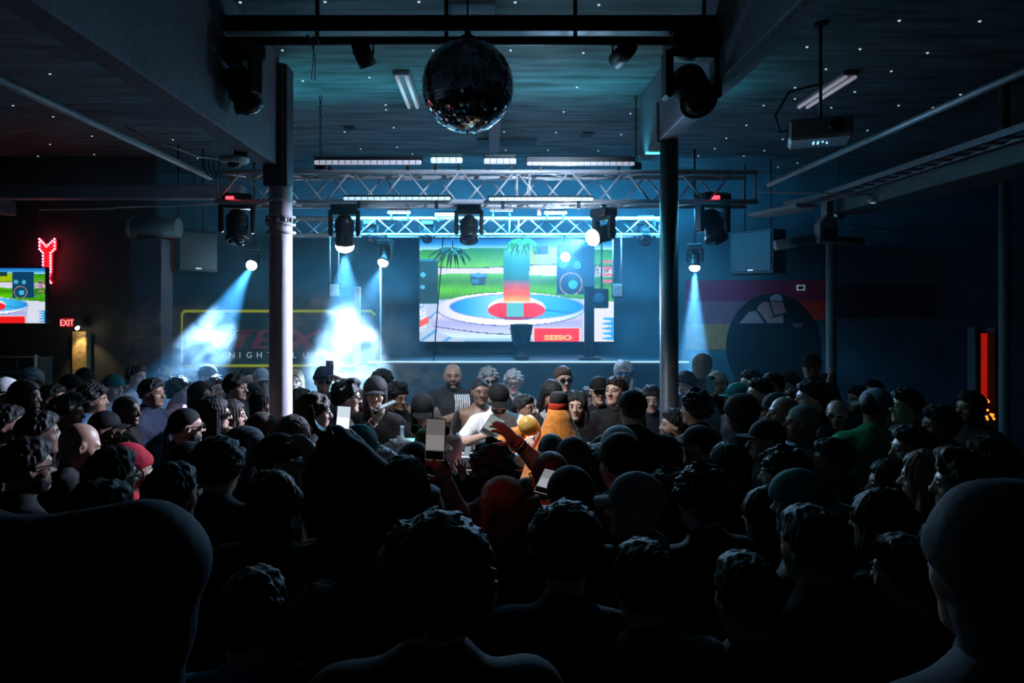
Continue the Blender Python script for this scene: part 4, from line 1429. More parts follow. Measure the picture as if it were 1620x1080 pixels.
def hair_sdf(style):
    def hairline(p, front=.070, back=-.075):
        sl = (front - back) / .19
        return (back + (p[1] + .10) * sl) - p[2]          # negative above the line

    def fn(p):
        q = (np.abs(p[0]), p[1], p[2])
        if style == 'buzz':
            d = skull_off(p, .004)
            d = smax(d, hairline(p), .01)
        elif style == 'short':
            d = skull_off(p, .013) + .0045 * rnd(p, 210, 1)
            d = smin(d, s_ell(p, (0, .02, .085), (.064, .075, .042)) + .005 * rnd(p, 180, 2), .02)
            d = smax(d, hairline(p, .062) + .003 * rnd(p, 120, 3), .010)
        elif style == 'fringe':
            d = skull_off(p, .020) + .004 * rnd(p, 90, 4) + .003 * np.sin(np.arctan2(p[0], p[1] + .02) * 34 + 3 * rnd(p, 30, 8))
            d = smax(d, hairline(p, .034, -.085), .012)
        elif style == 'curly':
            d = skull_off(p, .030) + .009 * rnd(p, 120, 5) + .006 * rnd(p, 230, 6)
            d = smax(d, hairline(p, .055, -.10), .015)
        elif style == 'afro':
            d = s_ell(p, (0, -.025, .045), (.116, .123, .113)) + .006 * rnd(p, 120, 7) + .005 * rnd(p, 260, 8)
            d = smax(d, hairline(p, .060, -.13), .015)
        elif style == 'slick':
            d = skull_off(p, .010) + .0022 * np.sin(p[0] * 420)
            d = smin(d, s_ell(p, (0, -.105, .01), (.040, .036, .038)), .02)
            d = smax(d, hairline(p, .072, -.095), .012)
        elif style == 'bun':
            d = skull_off(p, .012) + .002 * np.sin(p[0] * 400)
            d = smax(d, hairline(p, .070, -.09), .012)
            d = smin(d, s_ell(p, (0, -.06, .130), (.045, .045, .042)) + .003 * wob(p, 120), .015)
        elif style == 'pony':
            d = skull_off(p, .011) + .002 * np.sin(p[0] * 380)
            d = smax(d, hairline(p, .070, -.09), .012)
            d = smin(d, s_cap(p, (0, -.11, .03), (0, -.15, -.16), .030, .018), .02)
        elif style in ('long', 'longwavy', 'locks'):
            w = .005 * np.sin(np.arctan2(p[0], p[1] + .03) * (30 if style == 'long' else 22)) + (.008 * rnd(p, 60, 11) if style == 'longwavy' else .002 * rnd(p, 60, 13))
            d = skull_off(p, .018)
            drape = s_ell(p, (0, -.045, -.10), (.098, .072, .21))
            d = smin(d, drape, .03) + w
            d = smin(d, s_cap(q, (.070, .012, .02), (.088, .010, -.20), .026, .022) + w, .02)
            face = s_ell(p, (0, .075, -.035), (.066, .085, .105))
            d = smax(d, -face, .015)
            d = smax(d, -s_ell(p, (0, .02, -.16), (.060, .075, .09)), .01)
        elif style == 'dreads':
            d = skull_off(p, .018) + .006 * wob(p, 120)
            d = smax(d, hairline(p, .062, -.09), .012)
            for k in range(15):
                a = math.pi * (.97 + k * 1.06 / 14)
                x, y = .088 * math.cos(a), .10 * math.sin(a) - .012
                L = .22 + .05 * math.sin(k * 2.3)
                d = smin(d, s_cap(p, (x * .9, y * .9, .03), (x * 1.12, y * 1.1, .03 - L), .014, .010), .008)
        elif style == 'messy':
            d = skull_off(p, .026) + .009 * rnd(p, 75, 9) + .006 * rnd(p, 170, 10)
            d = smin(d, s_ell(p, (0, .035, .115), (.06, .06, .035)) + .008 * rnd(p, 90, 12), .02)
            d = smax(d, hairline(p, .056, -.09), .012)
        elif style == 'beard':
            d = s_ell(p, (0, .028, -.070), (.064, .0665, .059)) + .002 * rnd(p, 150, 14)
            d = smax(d, -s_cap(q, (0, .10, -.064), (.020, .09, -.064), .009), .004)
            d = smax(d, p[2] + .038 - .5 * np.maximum(np.abs(p[0]) - .05, 0) - .02 * (p[1] < .05), .008)
            d = smax(d, -(p[1] + .005), .01)
        elif style == 'longbeard':
            d = s_ell(p, (0, .045, -.105), (.062, .058, .085)) + .004 * wob(p, 120)
            d = smax(d, -s_cap(q, (0, .10, -.064), (.018, .09, -.064), .008), .004)
            d = smax(d, p[2] + .040, .008)
            d = smax(d, -(p[1] + .005), .01)
        elif style == 'beanie':
            d = skull_off(p, .018) + .0016 * np.sin(np.arctan2(p[0], p[1]) * 46)
            d = smin(d, s_ell(p, (0, -.03, .085), (.072, .085, .065)), .02)
            d = smax(d, .018 + .15 * p[1] - p[2], .008)
            d = smin(d, smax(skull_off(p, .024), np.abs(p[2] - .036 - .15 * p[1]) - .020, .006), .006)
        elif style == 'durag':
            d = skull_off(p, .007)
            d = smax(d, .012 + .55 * p[1] - p[2], .008)
            d = smin(d, s_ell(p, (0, -.115, -.02), (.022, .020, .03)), .02)
            d = smin(d, s_cap(p, (.01, -.12, -.03), (.03, -.14, -.17), .012, .008), .01)
            d = smin(d, s_cap(p, (-.01, -.12, -.03), (-.03, -.135, -.15), .012, .008), .01)
        elif style == 'headwrap':
            d = s_ell(p, (0, -.035, .055), (.098, .115, .098)) + .003 * np.sin(p[2] * 160 + p[1] * 60)
            d = smax(d, .012 + .45 * p[1] - p[2], .010)
            d = smin(d, s_cap(p, (0, -.115, .0), (0, -.135, -.12), .045, .030), .03)
        elif style == 'bandana':
            d = smax(skull_off(p, .009), np.abs(p[2] - .050 - .15 * p[1]) - .024, .006)
            d = smin(d, s_ell(p, (0, -.118, .02), (.022, .016, .022)), .015)
        elif style == 'scarf':     # head scarf falling over the back
            d = s_ell(p, (0, -.02, .03), (.096, .112, .105))
            d = smin(d, s_cap(p, (0, -.05, -.02), (0, -.07, -.26), .092, .12), .05)
            d = d + .003 * np.sin(p[0] * 90 + p[2] * 30)
            d = smax(d, -s_ell(p, (0, .10, -.03), (.062, .105, .10)), .012)
        elif style == 'hood':
            d = s_ell(p, (0, -.018, .032), (.100, .120, .108)) + .004 * rnd(p, 40, 15)
            d = smin(d, s_ell(p, (0, -.075, .055), (.060, .075, .070)), .04)
            d = smin(d, s_cap(p, (0, -.03, -.06), (0, -.05, -.17), .078, .105), .05)
            d = d + .004 * np.sin(p[2] * 70 + np.abs(p[0]) * 50)
            d = smax(d, -s_ell(p, (0, .13, -.02), (.072, .135, .105)), .012)
        elif style == 'hooddown':
            d = s_ell(p, (0, -.115, -.185), (.115, .060, .055))
            d = smin(d, s_cap(q, (.055, -.08, -.17), (.085, .03, -.20), .034, .026), .03)
        elif style == 'bucket':
            d = smax(skull_off(p, .018), .030 - p[2], .008)
            d = smin(d, s_ell(p, (0, -.012, .105), (.080, .092, .026)), .015)
            rr = np.sqrt((p[0] / .98) ** 2 + ((p[1] + .012) / 1.12) ** 2)
            zz = .040 - (rr - .09) * .75
            d = smin(d, smax(smax(np.abs(p[2] - zz) - .005, rr - .150, .004), .085 - rr, .004), .012)
        elif style == 'crown':     # baseball cap crown
            d = smax(s_ell(p, (0, -.010, .036), (.092, .110, .102)), .024 - p[2] + .05 * p[1], .010)
            d = np.minimum(d, s_ell(p, (0, -.01, .139), (.010, .010, .005)))
        elif style == 'brim':
            zz = .036 + (p[1] - .09) * -.18 - p[0] ** 2 * 4.5
            rr = np.sqrt((p[0] / .078) ** 2 + ((p[1] - .085) / .085) ** 2)
            d = smax(smax(np.abs(p[2] - zz) - .0045, (rr - 1) * .078, .004), .070 - p[1], .004)
        elif style == 'flatbrim':
            zz = .036 + (p[1] - .09) * -.05 - p[0] ** 2 * 1.2
            rr = np.sqrt((p[0] / .082) ** 2 + ((p[1] - .085) / .088) ** 2)
            d = smax(smax(np.abs(p[2] - zz) - .005, (rr - 1) * .078, .004), .070 - p[1], .004)
        elif style == 'ear_round':
            d = s_ell(p, (0, 0, 0), (.030, .022, .032))
        elif style == 'ear_bunny':
            d = s_ell(p, (0, 0, .085), (.033, .016, .095))
            d = smax(d, -s_ell(p, (0, .020, .085), (.018, .014, .07)), .006)
        return d
    return fn


BOX = {'long': ((-.135, -.14, -.34), (.135, .10, .145)), 'hood': ((-.19, -.20, -.33), (.19, .15, .17)), 'scarf': ((-.20, -.22, -.42), (.20, .13, .155)),
       'hooddown': ((-.15, -.20, -.27), (.15, .09, -.10)), 'bucket': ((-.17, -.20, -.03), (.17, .17, .15)), 'dreads': ((-.13, -.14, -.30), (.13, .11, .145)),
       'afro': ((-.14, -.17, -.13), (.14, .12, .18)), 'pony': ((-.12, -.20, -.22), (.12, .11, .145)), 'bun': ((-.12, -.14, -.13), (.12, .11, .19)),
       'headwrap': ((-.13, -.19, -.19), (.13, .11, .175)), 'durag': ((-.11, -.17, -.20), (.11, .12, .14)), 'ear_bunny': ((-.05, -.03, -.03), (.05, .03, .20)),
       'brim': ((-.10, .055, -.03), (.10, .19, .06)), 'flatbrim': ((-.10, .055, .0), (.10, .19, .06)), 'ear_round': ((-.05, -.05, -.05), (.05, .05, .05)), 'longbeard': ((-.09, -.03, -.22), (.09, .13, .0))}
BOX['longwavy'] = BOX['long']


def hair_mesh(style):
    if style not in HAIRS:
        lo, hi = BOX.get(style, ((-.13, -.16, -.15), (.13, .14, .16)))
        st = .0075 if style in ('short', 'fringe', 'messy', 'curly') else .0065 if style in ('brim', 'flatbrim', 'beard', 'ear_bunny', 'buzz') else .0095
        V, F = snet(hair_sdf(style), lo, hi, st)
        HAIRS[style] = np_mesh(style, V, F)
    return HAIRS[style]


def glasses_mesh(kind):
    k = 'g_' + kind
    if k in HAIRS:
        return HAIRS[k]
    b = MB()
    for s in (-1, 1):
        cx_ = s * .034
        pts = [(cx_ + .026 * math.cos(a) * (1.05), .108 - abs(cx_) * .12, .0 + .019 * math.sin(a)) for a in np.linspace(0, 2 * math.pi, 15)]
        b.tube(pts, .0032, n=5, caps=False)
        n = 14
        vs = [(cx_ + .026 * math.cos(2 * math.pi * i / n), .1075 - abs(cx_) * .12, .019 * math.sin(2 * math.pi * i / n)) for i in range(n)]
        vs2 = [(x, y - .003, z) for x, y, z in vs]
        b.add(vs + vs2, [list(range(n))[::-1], list(range(n, 2 * n))] + [(i, (i + 1) % n, n + (i + 1) % n, n + i) for i in range(n)], 1 if kind != 'sun' else 0)
        b.tube([(s * .061, .100, .004), (s * .080, .075, .006), (s * .084, .0, .004), (s * .084, -.02, -.012)], .003, n=5)
    b.tube([(-.009, .107, .004), (0, .109, .006), (.009, .107, .004)], .003, n=5)
    HAIRS[k] = b.mesh('glasses')
    return HAIRS[k]


# ---- materials of people
def skin_mat(k):
    c = {'pale': (.62, .42, .36), 'light': (.52, .33, .25), 'tan': (.40, .23, .16), 'brown': (.24, .13, .085), 'dark': (.12, .065, .045)}[k]
    return mat('skin_' + k, c, .45, var=.08, scale=30, bump=.02, spec=.5)


def lip_mat(k):
    c = {'pale': (.50, .19, .18), 'light': (.42, .16, .14), 'tan': (.32, .12, .11), 'brown': (.20, .08, .07), 'dark': (.11, .045, .04)}[k]
    return mat('lips_' + k, c, .35, var=0)


HC = {'black': (.008, .008, .009), 'dark': (.022, .015, .011), 'brown': (.075, .042, .025), 'auburn': (.16, .075, .05), 'blond': (.42, .33, .22), 'white': (.62, .62, .64),
      'pinkwhite': (.60, .46, .46), 'grey': (.28, .28, .29)}


def hair_mat(k):
    return mat('hair_' + k, HC[k], .62, var=.4, scale=95, bump=.6, stretch=(1, 1, .12), spec=.35)


CC = {'black': (.005, .005, .006), 'charcoal': (.028, .029, .032), 'navy': (.015, .022, .045), 'white': (.72, .72, .74), 'grey': (.22, .22, .24), 'denim': (.07, .14, .24),
      'teal': (.02, .17, .18), 'green': (.03, .34, .14), 'red': (.45, .01, .03), 'yellow': (.55, .55, .03), 'olive': (.20, .17, .05), 'paleblue': (.38, .48, .60),
      'pink': (.60, .22, .30), 'tan': (.42, .30, .22), 'camo': (.07, .09, .07), 'brown': (.10, .06, .04), 'lilac': (.45, .40, .55), 'orange': (.75, .22, .01)}


def cloth_mat(k, rough=.8):
    if k == 'print':
        return stripes_mat('cloth_print', [(.50, .50, .50), (.08, .08, .09), (.55, .55, .52), (.25, .26, .27)], 9, distort=9)
    if k == 'camo':
        return stripes_mat('cloth_camo', [(.05, .07, .06), (.10, .13, .12), (.03, .04, .04), (.14, .17, .17)], 7, distort=11)
    if k == 'stripe':
        return stripes_mat('cloth_stripe', [(.02, .02, .025), (.02, .02, .025), (.28, .05, .06), (.02, .02, .025), (.10, .16, .25)], 12, distort=.6)
    if k == 'wrap':
        return stripes_mat('cloth_wrap_print', [(.06, .20, .50), (.70, .70, .65), (.01, .02, .04), (.55, .45, .12), (.10, .30, .55)], 15, distort=7)
    if k == 'skulls':
        return stripes_mat('cloth_skull_print', [(.01, .01, .012), (.01, .01, .012), (.45, .5, .55), (.01, .01, .012)], 16, distort=12)
    return mat('cloth_' + k, CC[k], rough, var=.22, scale=26, bump=.22, spec=.25)


# ---- shared lower body
def legs_mesh():
    def fn(p):
        q = (np.abs(p[0]), p[1], p[2])
        d = s_ell(p, (0, -.01, .93), (.165, .125, .12))
        d = smin(d, s_cap(q, (.085, 0, .88), (.095, .015, .50), .088, .062), .05)
        d = smin(d, s_cap(q, (.095, .015, .50), (.10, -.01, .09), .062, .050), .03)
        return d
    V, F = snet(fn, (-.22, -.17, .03), (.22, .17, 1.06), .038)
    return np_mesh('trousers', V, F)


def shoe_mesh():
    def fn(p):
        d = s_ell(p, (0, .055, .045), (.046, .125, .045))
        d = smin(d, s_cap(p, (0, -.03, .05), (0, -.03, .10), .044), .03)
        return smax(d, -p[2], .004)
    V, F = snet(fn, (-.06, -.10, -.01), (.06, .20, .17), .018)
    return np_mesh('shoe', V, F)


LEGS, SHOE = legs_mesh(), shoe_mesh()
PEOPLE = []          # rows filled by P()


def P(px, top, label, h=1.74, **kw):
    PEOPLE.append(dict(px=px, top=top, label=label, h=h, **kw))


ARMW = {'down': (.25, .03, .84), 'fwd': (.10, .30, 1.12), 'chin': (.05, .20, 1.36), 'up': (.20, .14, 1.92), 'phone': (.06, .34, 1.56), 'cross': (-.06, .22, 1.16), 'hip': (.26, .10, .98)}


def build_person(r):
    D, h = r['D'], r['hh']
    z0 = r.get('base', 0.0)
    x = (r['px'] - VX) * D / FPX
    yaw = r.get('yaw')
    if yaw is None:
        tx, ty = r.get('look', (.1, 5.75))
        yaw = math.degrees(math.atan2(-(tx - x), ty - D)) + r.get('dyaw', 0)
    root = tag(empty('person', (x, D, z0), R(yaw)), r['label'], 'person', r.get('group'))
    RW = Matrix.Translation((x, D, z0)) @ Matrix.Rotation(R(yaw), 4, 'Z')
    hs = r.get('hs', 1.0)
    lean = r.get('lean', 0.0)                      # forward bend, metres at the head
    hz_ = h - r.get('topgap', .132) * hs
    s = hz_ / 1.62
    lit = r.get('lit', False)
    bw = r.get('bw', 1.0)
    hp, hy, hr = R(r.get('hp', 0)), R(r.get('hy', 0)), R(r.get('hr', 0))
    neck = Vector((0, lean, 1.475 * s))
    # the head turns about the neck; keep the crown where the photograph has it
    HM = Matrix.Translation(neck) @ Matrix.Rotation(hy, 4, 'Z') @ Matrix.Rotation(hp, 4, 'X') @ Matrix.Rotation(hr, 4, 'Y') @ Matrix.Translation((0, .03 * hs, (hz_ - 1.475 * s))) @ Matrix.Diagonal((hs * r.get('hw', 1.0), hs, hs, 1))
    sk = r.get('skin', 'light')
    hair = r.get('hair', ('short', 'black'))
    hk = r.get('head', 'm')
    st = .0078 if lit else .0125
    V, F, mi = head_mesh(hk, st)
    A = np.array(HM, np.float32)
    parts = [(V @ A[:3, :3].T + A[:3, 3], F, mi)]
    # arms
    sh_w = .185 * bw
    out = {}
    arms = r.get('arms', ('down', 'down'))
    pend = []
    for side, sx in (('L', -1), ('R', 1)):
        a = arms[0 if side == 'L' else 1]
        S = Vector((sx * sh_w, lean * .8, 1.375 * s))
        pole = Vector((sx * .55, -.35, -1))
        if isinstance(a, str):
            w = ARMW[a]
            T = Vector((sx * w[0], w[1] + lean, w[2] * s))
            if a == 'up':
                pole = Vector((sx * 1, .3, -.2))
        else:
            if a[0] == 'w':                       # ('w', px, py, depth): wrist seen there
                T = RW.inverted() @ W(a[1], a[2], a[3])
                if len(a) > 4:
                    pole = Vector(a[4])
            else:
                T = Vector((a[0], a[1] + lean, a[2] * s))
                if len(a) > 3:
                    pole = Vector(a[3])
        E, T = ik(S, T, .285 * s, .262 * s, pole)
        fd = (T - E).normalized()
        out[side] = (S, E, T, fd)
        pend.append((side, sx, S, E, T, fd))
    sleeve = r.get('sleeve', 'long' if r.get('shirt', ('black',))[0] not in ('tee',) else 'short')
    hands = r.get('hands', ('relaxed', 'relaxed'))
    r_arms = []
    for side, sx, S, E, T, fd in pend:
        if sleeve in ('short', 'none'):
            def armf(p, S=S, E=E, T=T):
                m = E.lerp(T, .3)
                d = s_cap(p, S, E, .050 * bw, .041)
                d = smin(d, s_cap(p, E, m, .041, .043), .02)
                return smin(d, s_cap(p, m, T, .043, .027), .02)
            lo = [min(S[i], E[i], T[i]) - .07 for i in range(3)]
            hi = [max(S[i], E[i], T[i]) + .07 for i in range(3)]
            v, f = snet(armf, lo, hi, .014 if lit else .018)
            parts.append((v, f, np.zeros(len(f), np.int32)))
            ia = len(parts) - 1
        else:
            ia = None
        hv, hf = hand_mesh(hands[0 if side == 'L' else 1])
        # palm turned inwards / as asked
        pn = r.get('palm', {}).get(side)
        pn = Vector(pn) if pn is not None else Vector((-sx, .3, 0))
        zc = fd
        yc = (pn - zc * pn.dot(zc))
        yc = yc.normalized() if yc.length > 1e-3 else zc.orthogonal().normalized()
        xc = yc.cross(zc)
        B = np.array([[xc[i], yc[i], zc[i]] for i in range(3)], np.float32)
        hv2 = hv.copy()
        f2 = hf
        if side == 'L':
            hv2 = hv2 * np.array([-1, 1, 1], np.float32)
            f2 = hf[:, ::-1]
        parts.append((hv2 @ B.T * (s * .92) + np.array(T - fd * .01, np.float32), f2, np.zeros(len(f2), np.int32)))
        r_arms.append((ia, len(parts) - 1, S, E, T, fd))
    V, F, mi = merge(parts)
    V, F, mi = tie(V, F, mi, parts, r_arms)
    me = np_mesh('body', V, F, mi)
    bm_ = hair_mat(hair[1] if hair else 'dark')
    link('body', me, root, [skin_mat(sk), lip_mat(sk), mat('eye_white', (.6, .6, .6), .2, var=0), mat('eye_iris', (.02, .015, .012), .1, var=0), bm_])
    # shirt
    sty, colr = r.get('shirt', ('hoodie', 'black'))
    thick = {'tee': .004, 'hoodie': .016, 'jacket': .022, 'coat': .03, 'bare': 0}[sty] * bw
    armp = [(q[2], q[3], q[4]) for q in pend]

    def shf(p):
        ls_ = lean
        px_ = (p[0] / bw, p[1] - ls_ * np.clip((p[2] / s - .9) / .5, 0, 1), p[2] / s)
        t_ = thick
        d = s_ell(px_, (0, -.005, .93), (.165 + t_, .118 + t_, .15))
        d = smin(d, s_ell(px_, (0, 0, 1.08), (.150 + t_, .110 + t_, .18)), .06)
        d = smin(d, s_ell(px_, (0, .005, 1.28), (.178 + t_, .122 + t_, .17)), .06)
        if hk == 'f':
            qq = (np.abs(px_[0]), px_[1], px_[2])
            d = smin(d, s_ell(qq, (.075, .095, 1.25), (.062, .055, .06)), .04)
        d = smin(d, s_cap(px_, (-.155, -.008, 1.385), (.155, -.008, 1.385), .055 + t_), .06)
        qs_ = (np.abs(px_[0]), px_[1], px_[2])
        d = smin(d, s_cap(qs_, (.0, -.02, 1.445), (.165, -.012, 1.39), .052 + t_ * .6, .046 + t_), .04)
        d = smin(d, s_cap(px_, (0, -.02, 1.40), (0, -.012, 1.472), .078 + t_, .064 + t_ * .6), .05)
        d = d * min(bw, 1)
        for S, E, T in armp:
            if sleeve == 'long':
                d = smin(d, s_cap(p, S, E, .056 + t_ * .8, .050 + t_), .045)
                d = smin(d, s_cap(p, E, T - (T - E).normalized() * .01, .053 + t_, .040 + t_ * .7), .03)
            elif sleeve == 'short':
                M_ = S.lerp(E, .62)
                d = smin(d, s_cap(p, S, M_, .060 + t_, .060 + t_), .045)
        fold = .0035 * np.sin(p[2] * 46 + np.sin(p[0] * 22) * 2.2 + p[1] * 14) if sty != 'bare' else 0
        return d + fold

    pts = [q[i] for q in pend for i in (2, 3, 4)]
    mar = .11 + thick
    lo = [min([-.28 * bw] + [q[0] - mar for q in pts]), min([-.22] + [q[1] - mar for q in pts]), min([.76 * s] + [q[2] - mar for q in pts]) if sleeve == 'long' else .76 * s]
    hi = [max([.28 * bw] + [q[0] + mar for q in pts]), max([.24 + lean] + [q[1] + mar for q in pts]), max([1.58 * s] + [q[2] + mar for q in pts])]
    V, F = snet(shf, lo, hi, .0175 if lit or D < 2.6 else (.021 if D < 5 else .025))
    link({'tee': 'shirt', 'hoodie': 'sweater', 'jacket': 'jacket', 'coat': 'coat', 'bare': 'torso'}[sty], np_mesh('shirt', V, F), root, skin_mat(sk) if sty == 'bare' else cloth_mat(colr, .55 if sty == 'jacket' else .85))
    # trousers and shoes
    o = link('trousers', LEGS, root, cloth_mat(r.get('legs', 'charcoal')))
    o.scale = (bw * s, s, s)
    for sx in (-1, 1):
        o = link('shoe', SHOE, root, cloth_mat('black'))
        o.location = (sx * .10 * bw * s, -.01, 0)
    # hair, beard, hats
    def onhead(name, style, m, M2=None, parent=None):
        o = link(name, hair_mesh(style), parent or root, m)
        o.matrix_local = (HM @ M2 if M2 is not None else HM) if parent is None else (M2 if M2 is not None else Matrix.Identity(4))
        return o
    if hair and hair[0]:
        onhead('hair', hair[0], hair_mat(hair[1]))
    if r.get('beard'):
        onhead('beard', r['beard'], hair_mat(hair[1] if hair else 'black'))
    hat = r.get('hat')
    if hat:
        hn, hc = hat[0], hat[1]
        back = Matrix.Rotation(R(hat[2] if len(hat) > 2 else 0), 4, 'Z')
        if hn in ('cap', 'flatcap'):
            c = onhead('cap', 'crown', cloth_mat(hc), back @ (Matrix.Diagonal((1.12, 1.10, 1.10, 1)) if hair and hair[0].startswith('long') else Matrix.Identity(4)))
            onhead('brim', 'brim' if hn == 'cap' else 'flatbrim', cloth_mat(hat[3] if len(hat) > 3 else hc), None, c)
        elif hn == 'frog':
            c = onhead('bucket_hat', 'bucket', cloth_mat(hc))
            for sx in (-1, 1):
                onhead('ear', 'ear_round', cloth_mat('black'), Matrix.Translation((sx * .10, .01, .115)), c)
        elif hn == 'bunny':
            c = onhead('hood', 'hood', cloth_mat(hc))
            for sx in (-1, 1):
                onhead('ear', 'ear_bunny', cloth_mat('pink' if hc == 'pink' else hc), Matrix.Translation((sx * .055, -.02, .11)) @ Matrix.Rotation(R(sx * 14), 4, 'Y'), c)
        elif hn == 'headphones':
            b = MB()
            b.tube([(.090 * math.cos(a) * 1.02, -.01, .0 + .130 * math.sin(a)) for a in np.linspace(0, math.pi, 15)], .008, n=6)
            k = 'hp'
            me_ = HAIRS.setdefault(k, b.mesh('headphones'))
            c = link('headphones', me_, root, cloth_mat(hc))
            c.matrix_local = HM
            for sx in (-1, 1):
                onhead('ear_pad', 'ear_round', cloth_mat('charcoal'), Matrix.Translation((sx * .09, -.008, 0)) @ Matrix.Diagonal((.6, 1.2, 1.1, 1)), c)
        else:
            onhead({'beanie': 'beanie', 'durag': 'durag', 'hood': 'hood', 'scarf': 'head_scarf', 'headwrap': 'head_wrap', 'bandana': 'bandana', 'bucket': 'bucket_hat', 'hooddown': 'hood'}[hn], hn, cloth_mat(hc))
    if r.get('hooddown'):
        o = onhead('hood', 'hooddown', cloth_mat(colr if r['hooddown'] is True else r['hooddown']))
        o.matrix_local = Matrix.Translation(neck + Vector((0, .03, .145 * s))) @ Matrix.Diagonal((bw, 1, 1, 1))
    gl = r.get('glasses')
    if gl:
        o = link('sunglasses' if gl == 'sun' else 'glasses', glasses_mesh(gl), root)
        fm = mat('frame_' + gl, (.008, .008, .009) if gl != 'white' else (.7, .72, .75), .25, var=0)
        lm = mat('lens_' + gl, {'sun': (.004, .004, .005), 'clear': (.25, .27, .28), 'white': (.02, .02, .03), 'blue': (.02, .22, .5)}[gl], .08, var=0, spec=.9, alpha=.35 if gl == 'clear' else 1)
        for i, m_ in enumerate((fm, lm)):
            if gl == 'blue' and i == 0:
                m_ = mat('lens_blue', (.02, .22, .5), .08, var=0)
            if len(o.data.materials) <= i:
                o.data.materials.append(m_)
            o.material_slots[i].link = 'OBJECT'
            o.material_slots[i].material = m_
        o.matrix_local = HM
    if r.get('chain'):
        b = MB()
        c0 = neck + Vector((0, .02, -.02))
        b.tube([c0 + Vector((.085 * math.sin(a), .09 * -math.cos(a) + .02, -.05 - .05 * -math.cos(a))) for a in np.linspace(0, 2 * math.pi, 22)], .005, n=5, caps=False)
        b.build('neck_chain', mat('chain_silver', (.7, .7, .72), .2, 1.0, var=0), root)
    if r.get('bracelets'):
        S, E, T, fd = out[r['bracelets']]
        for k, c_ in enumerate(((.6, .05, .05), (.75, .72, .65), (.02, .02, .02), (.5, .4, .1))):
            cc = T - fd * (.02 + k * .018)
            Q = fd.to_track_quat('Z', 'Y').to_matrix()
            MB().lathe([(.031, -.007), (.036, 0), (.031, .007), (.029, 0), (.031, -.007)], cc, n=14, M=Q, caps=False).build('bracelet', mat('bracelet_%d' % k, c_, .4, var=.1), root)
    r['root'], r['RW'], r['arm'] = root, RW, out
    return r


def phone(pos, normal, up, label, screen=(.7, .75, .8), strength=0.0, w=.074, h=.155, case='phone_black', casec=(.01, .011, .014), cat='phone'):
    """normal = direction the glass faces"""
    n = Vector(normal).normalized()
    u = (Vector(up) - n * Vector(up).dot(n)).normalized()
    xx = u.cross(n)
    M = Matrix(((xx.x, u.x, n.x, pos[0]), (xx.y, u.y, n.y, pos[1]), (xx.z, u.z, n.z, pos[2]), (0, 0, 0, 1)))
    t = tag(empty('phone'), label, cat)
    t.matrix_world = M
    MB().box((0, 0, 0), (w, h, .009), bev=.003).build('case', mat(case, casec, .35, var=.05), t)
    MB().box((0, 0, .0048), (w * .93, h * .95, .0012)).build('glass', mat('phone_screen_' + label[:24], tuple(c * .2 for c in screen), .1, var=.0, emit=screen, strength=strength) if strength else M_GLASSD, t)
    if strength:
        MB().box((0, -h * .06, .0056), (w * .90, h * .34, .0008)).build('screen_image', mat('phone_image_' + label[:24], (.05, .05, .05), .2, var=.5, scale=60, emit=tuple(c * .9 + .1 for c in screen), strength=strength * 1.5), t)
        MB().box((0, -h * .36, .0056), (w * .90, h * .20, .0008)).build('screen_controls', mat('phone_controls', (.02, .02, .022), .2, var=0), t)
    MB().box((-w * .25, h * .36, -.006), (w * .36, w * .40, .004), bev=.001).build('camera_bump', M_GLASSD, t)
    return t


def hand_point(r, side, ahead=.09):
    S, E, T, fd = r['arm'][side]
    return r['RW'] @ (T + fd * ahead)
# ------------------------------------------------------------------ the crowd: px, top = where the crown shows; h = height
# --- behind the booth
P(787, 597, 'DJ in white T-shirt and black cap looking down at the decks', 1.76, yaw=180, hy=6, hp=-24, skin='light', hair=('short', 'dark'), beard='beard', hat=('cap', 'black'), shirt=('tee', 'white'), sleeve='short', arms=((-.05, .33, 1.24, (-1, -.2, -.3)), (.10, .30, 1.33, (1, -.2, -.5))), hands=('relaxed', 'grip'), lit=True, bw=1.05, legs='black', key='dj', fix=True, lean=.05)
P(759, 598, 'smiling bare-shouldered man with outstretched arm left of the DJ', 1.70, yaw=180, hy=12, skin='brown', hair=('buzz', 'black'), shirt=('bare', 'black'), sleeve='none', arms=('down', ('w', 655, 652, 6.3, (.2, 0, -1))), lit=True, fix=True, D=6.55)
P(716, 575, 'large bald bearded man with white tasselled scarf facing the camera', 1.82, yaw=185, skin='tan', hair=None, beard='beard', shirt=('jacket', 'charcoal'), bw=1.2, lit=True, hw=1.08, head='w', scarf=True)
P(772, 579, 'masked person with white bandana and dark glasses behind the DJ', 1.75, yaw=190, skin='light', hair=('curly', 'grey'), hat=('bandana', 'white'), glasses='sun', shirt=('jacket', 'charcoal'), lit=True)
P(812, 583, 'white curly-haired woman in glasses with clips in her hair', 1.72, yaw=178, head='f', skin='pale', hair=('curly', 'white'), glasses='clear', shirt=('jacket', 'white'), lit=True, arms=('chin', 'down'))
P(829, 624, 'man in black and white printed shirt glancing right beside the DJ', 1.60, yaw=195, hy=38, hp=10, skin='brown', hair=('short', 'black'), shirt=('tee', 'print'), lit=True, fix=True, D=5.95)
P(865, 596, 'long-haired bearded man looking down behind the orange bottle', 1.75, yaw=190, hy=20, hp=-20, skin='tan', hair=('dreads', 'black'), beard='longbeard', shirt=('tee', 'print'), lit=True, fix=True, D=6.15)
P(889, 578, 'man in dark sunglasses with short brown hair behind the orange bottle', 1.80, yaw=185, hy=8, skin='light', hair=('short', 'brown'), glasses='sun', shirt=('tee', 'charcoal'), lit=True)
P(912, 617, 'smiling woman with long dark hair right of the orange bottle', 1.62, yaw=178, hy=-10, head='f', skin='light', hair=('longwavy', 'black'), shirt=('tee', 'black'), lit=True, fix=True, D=6.0)
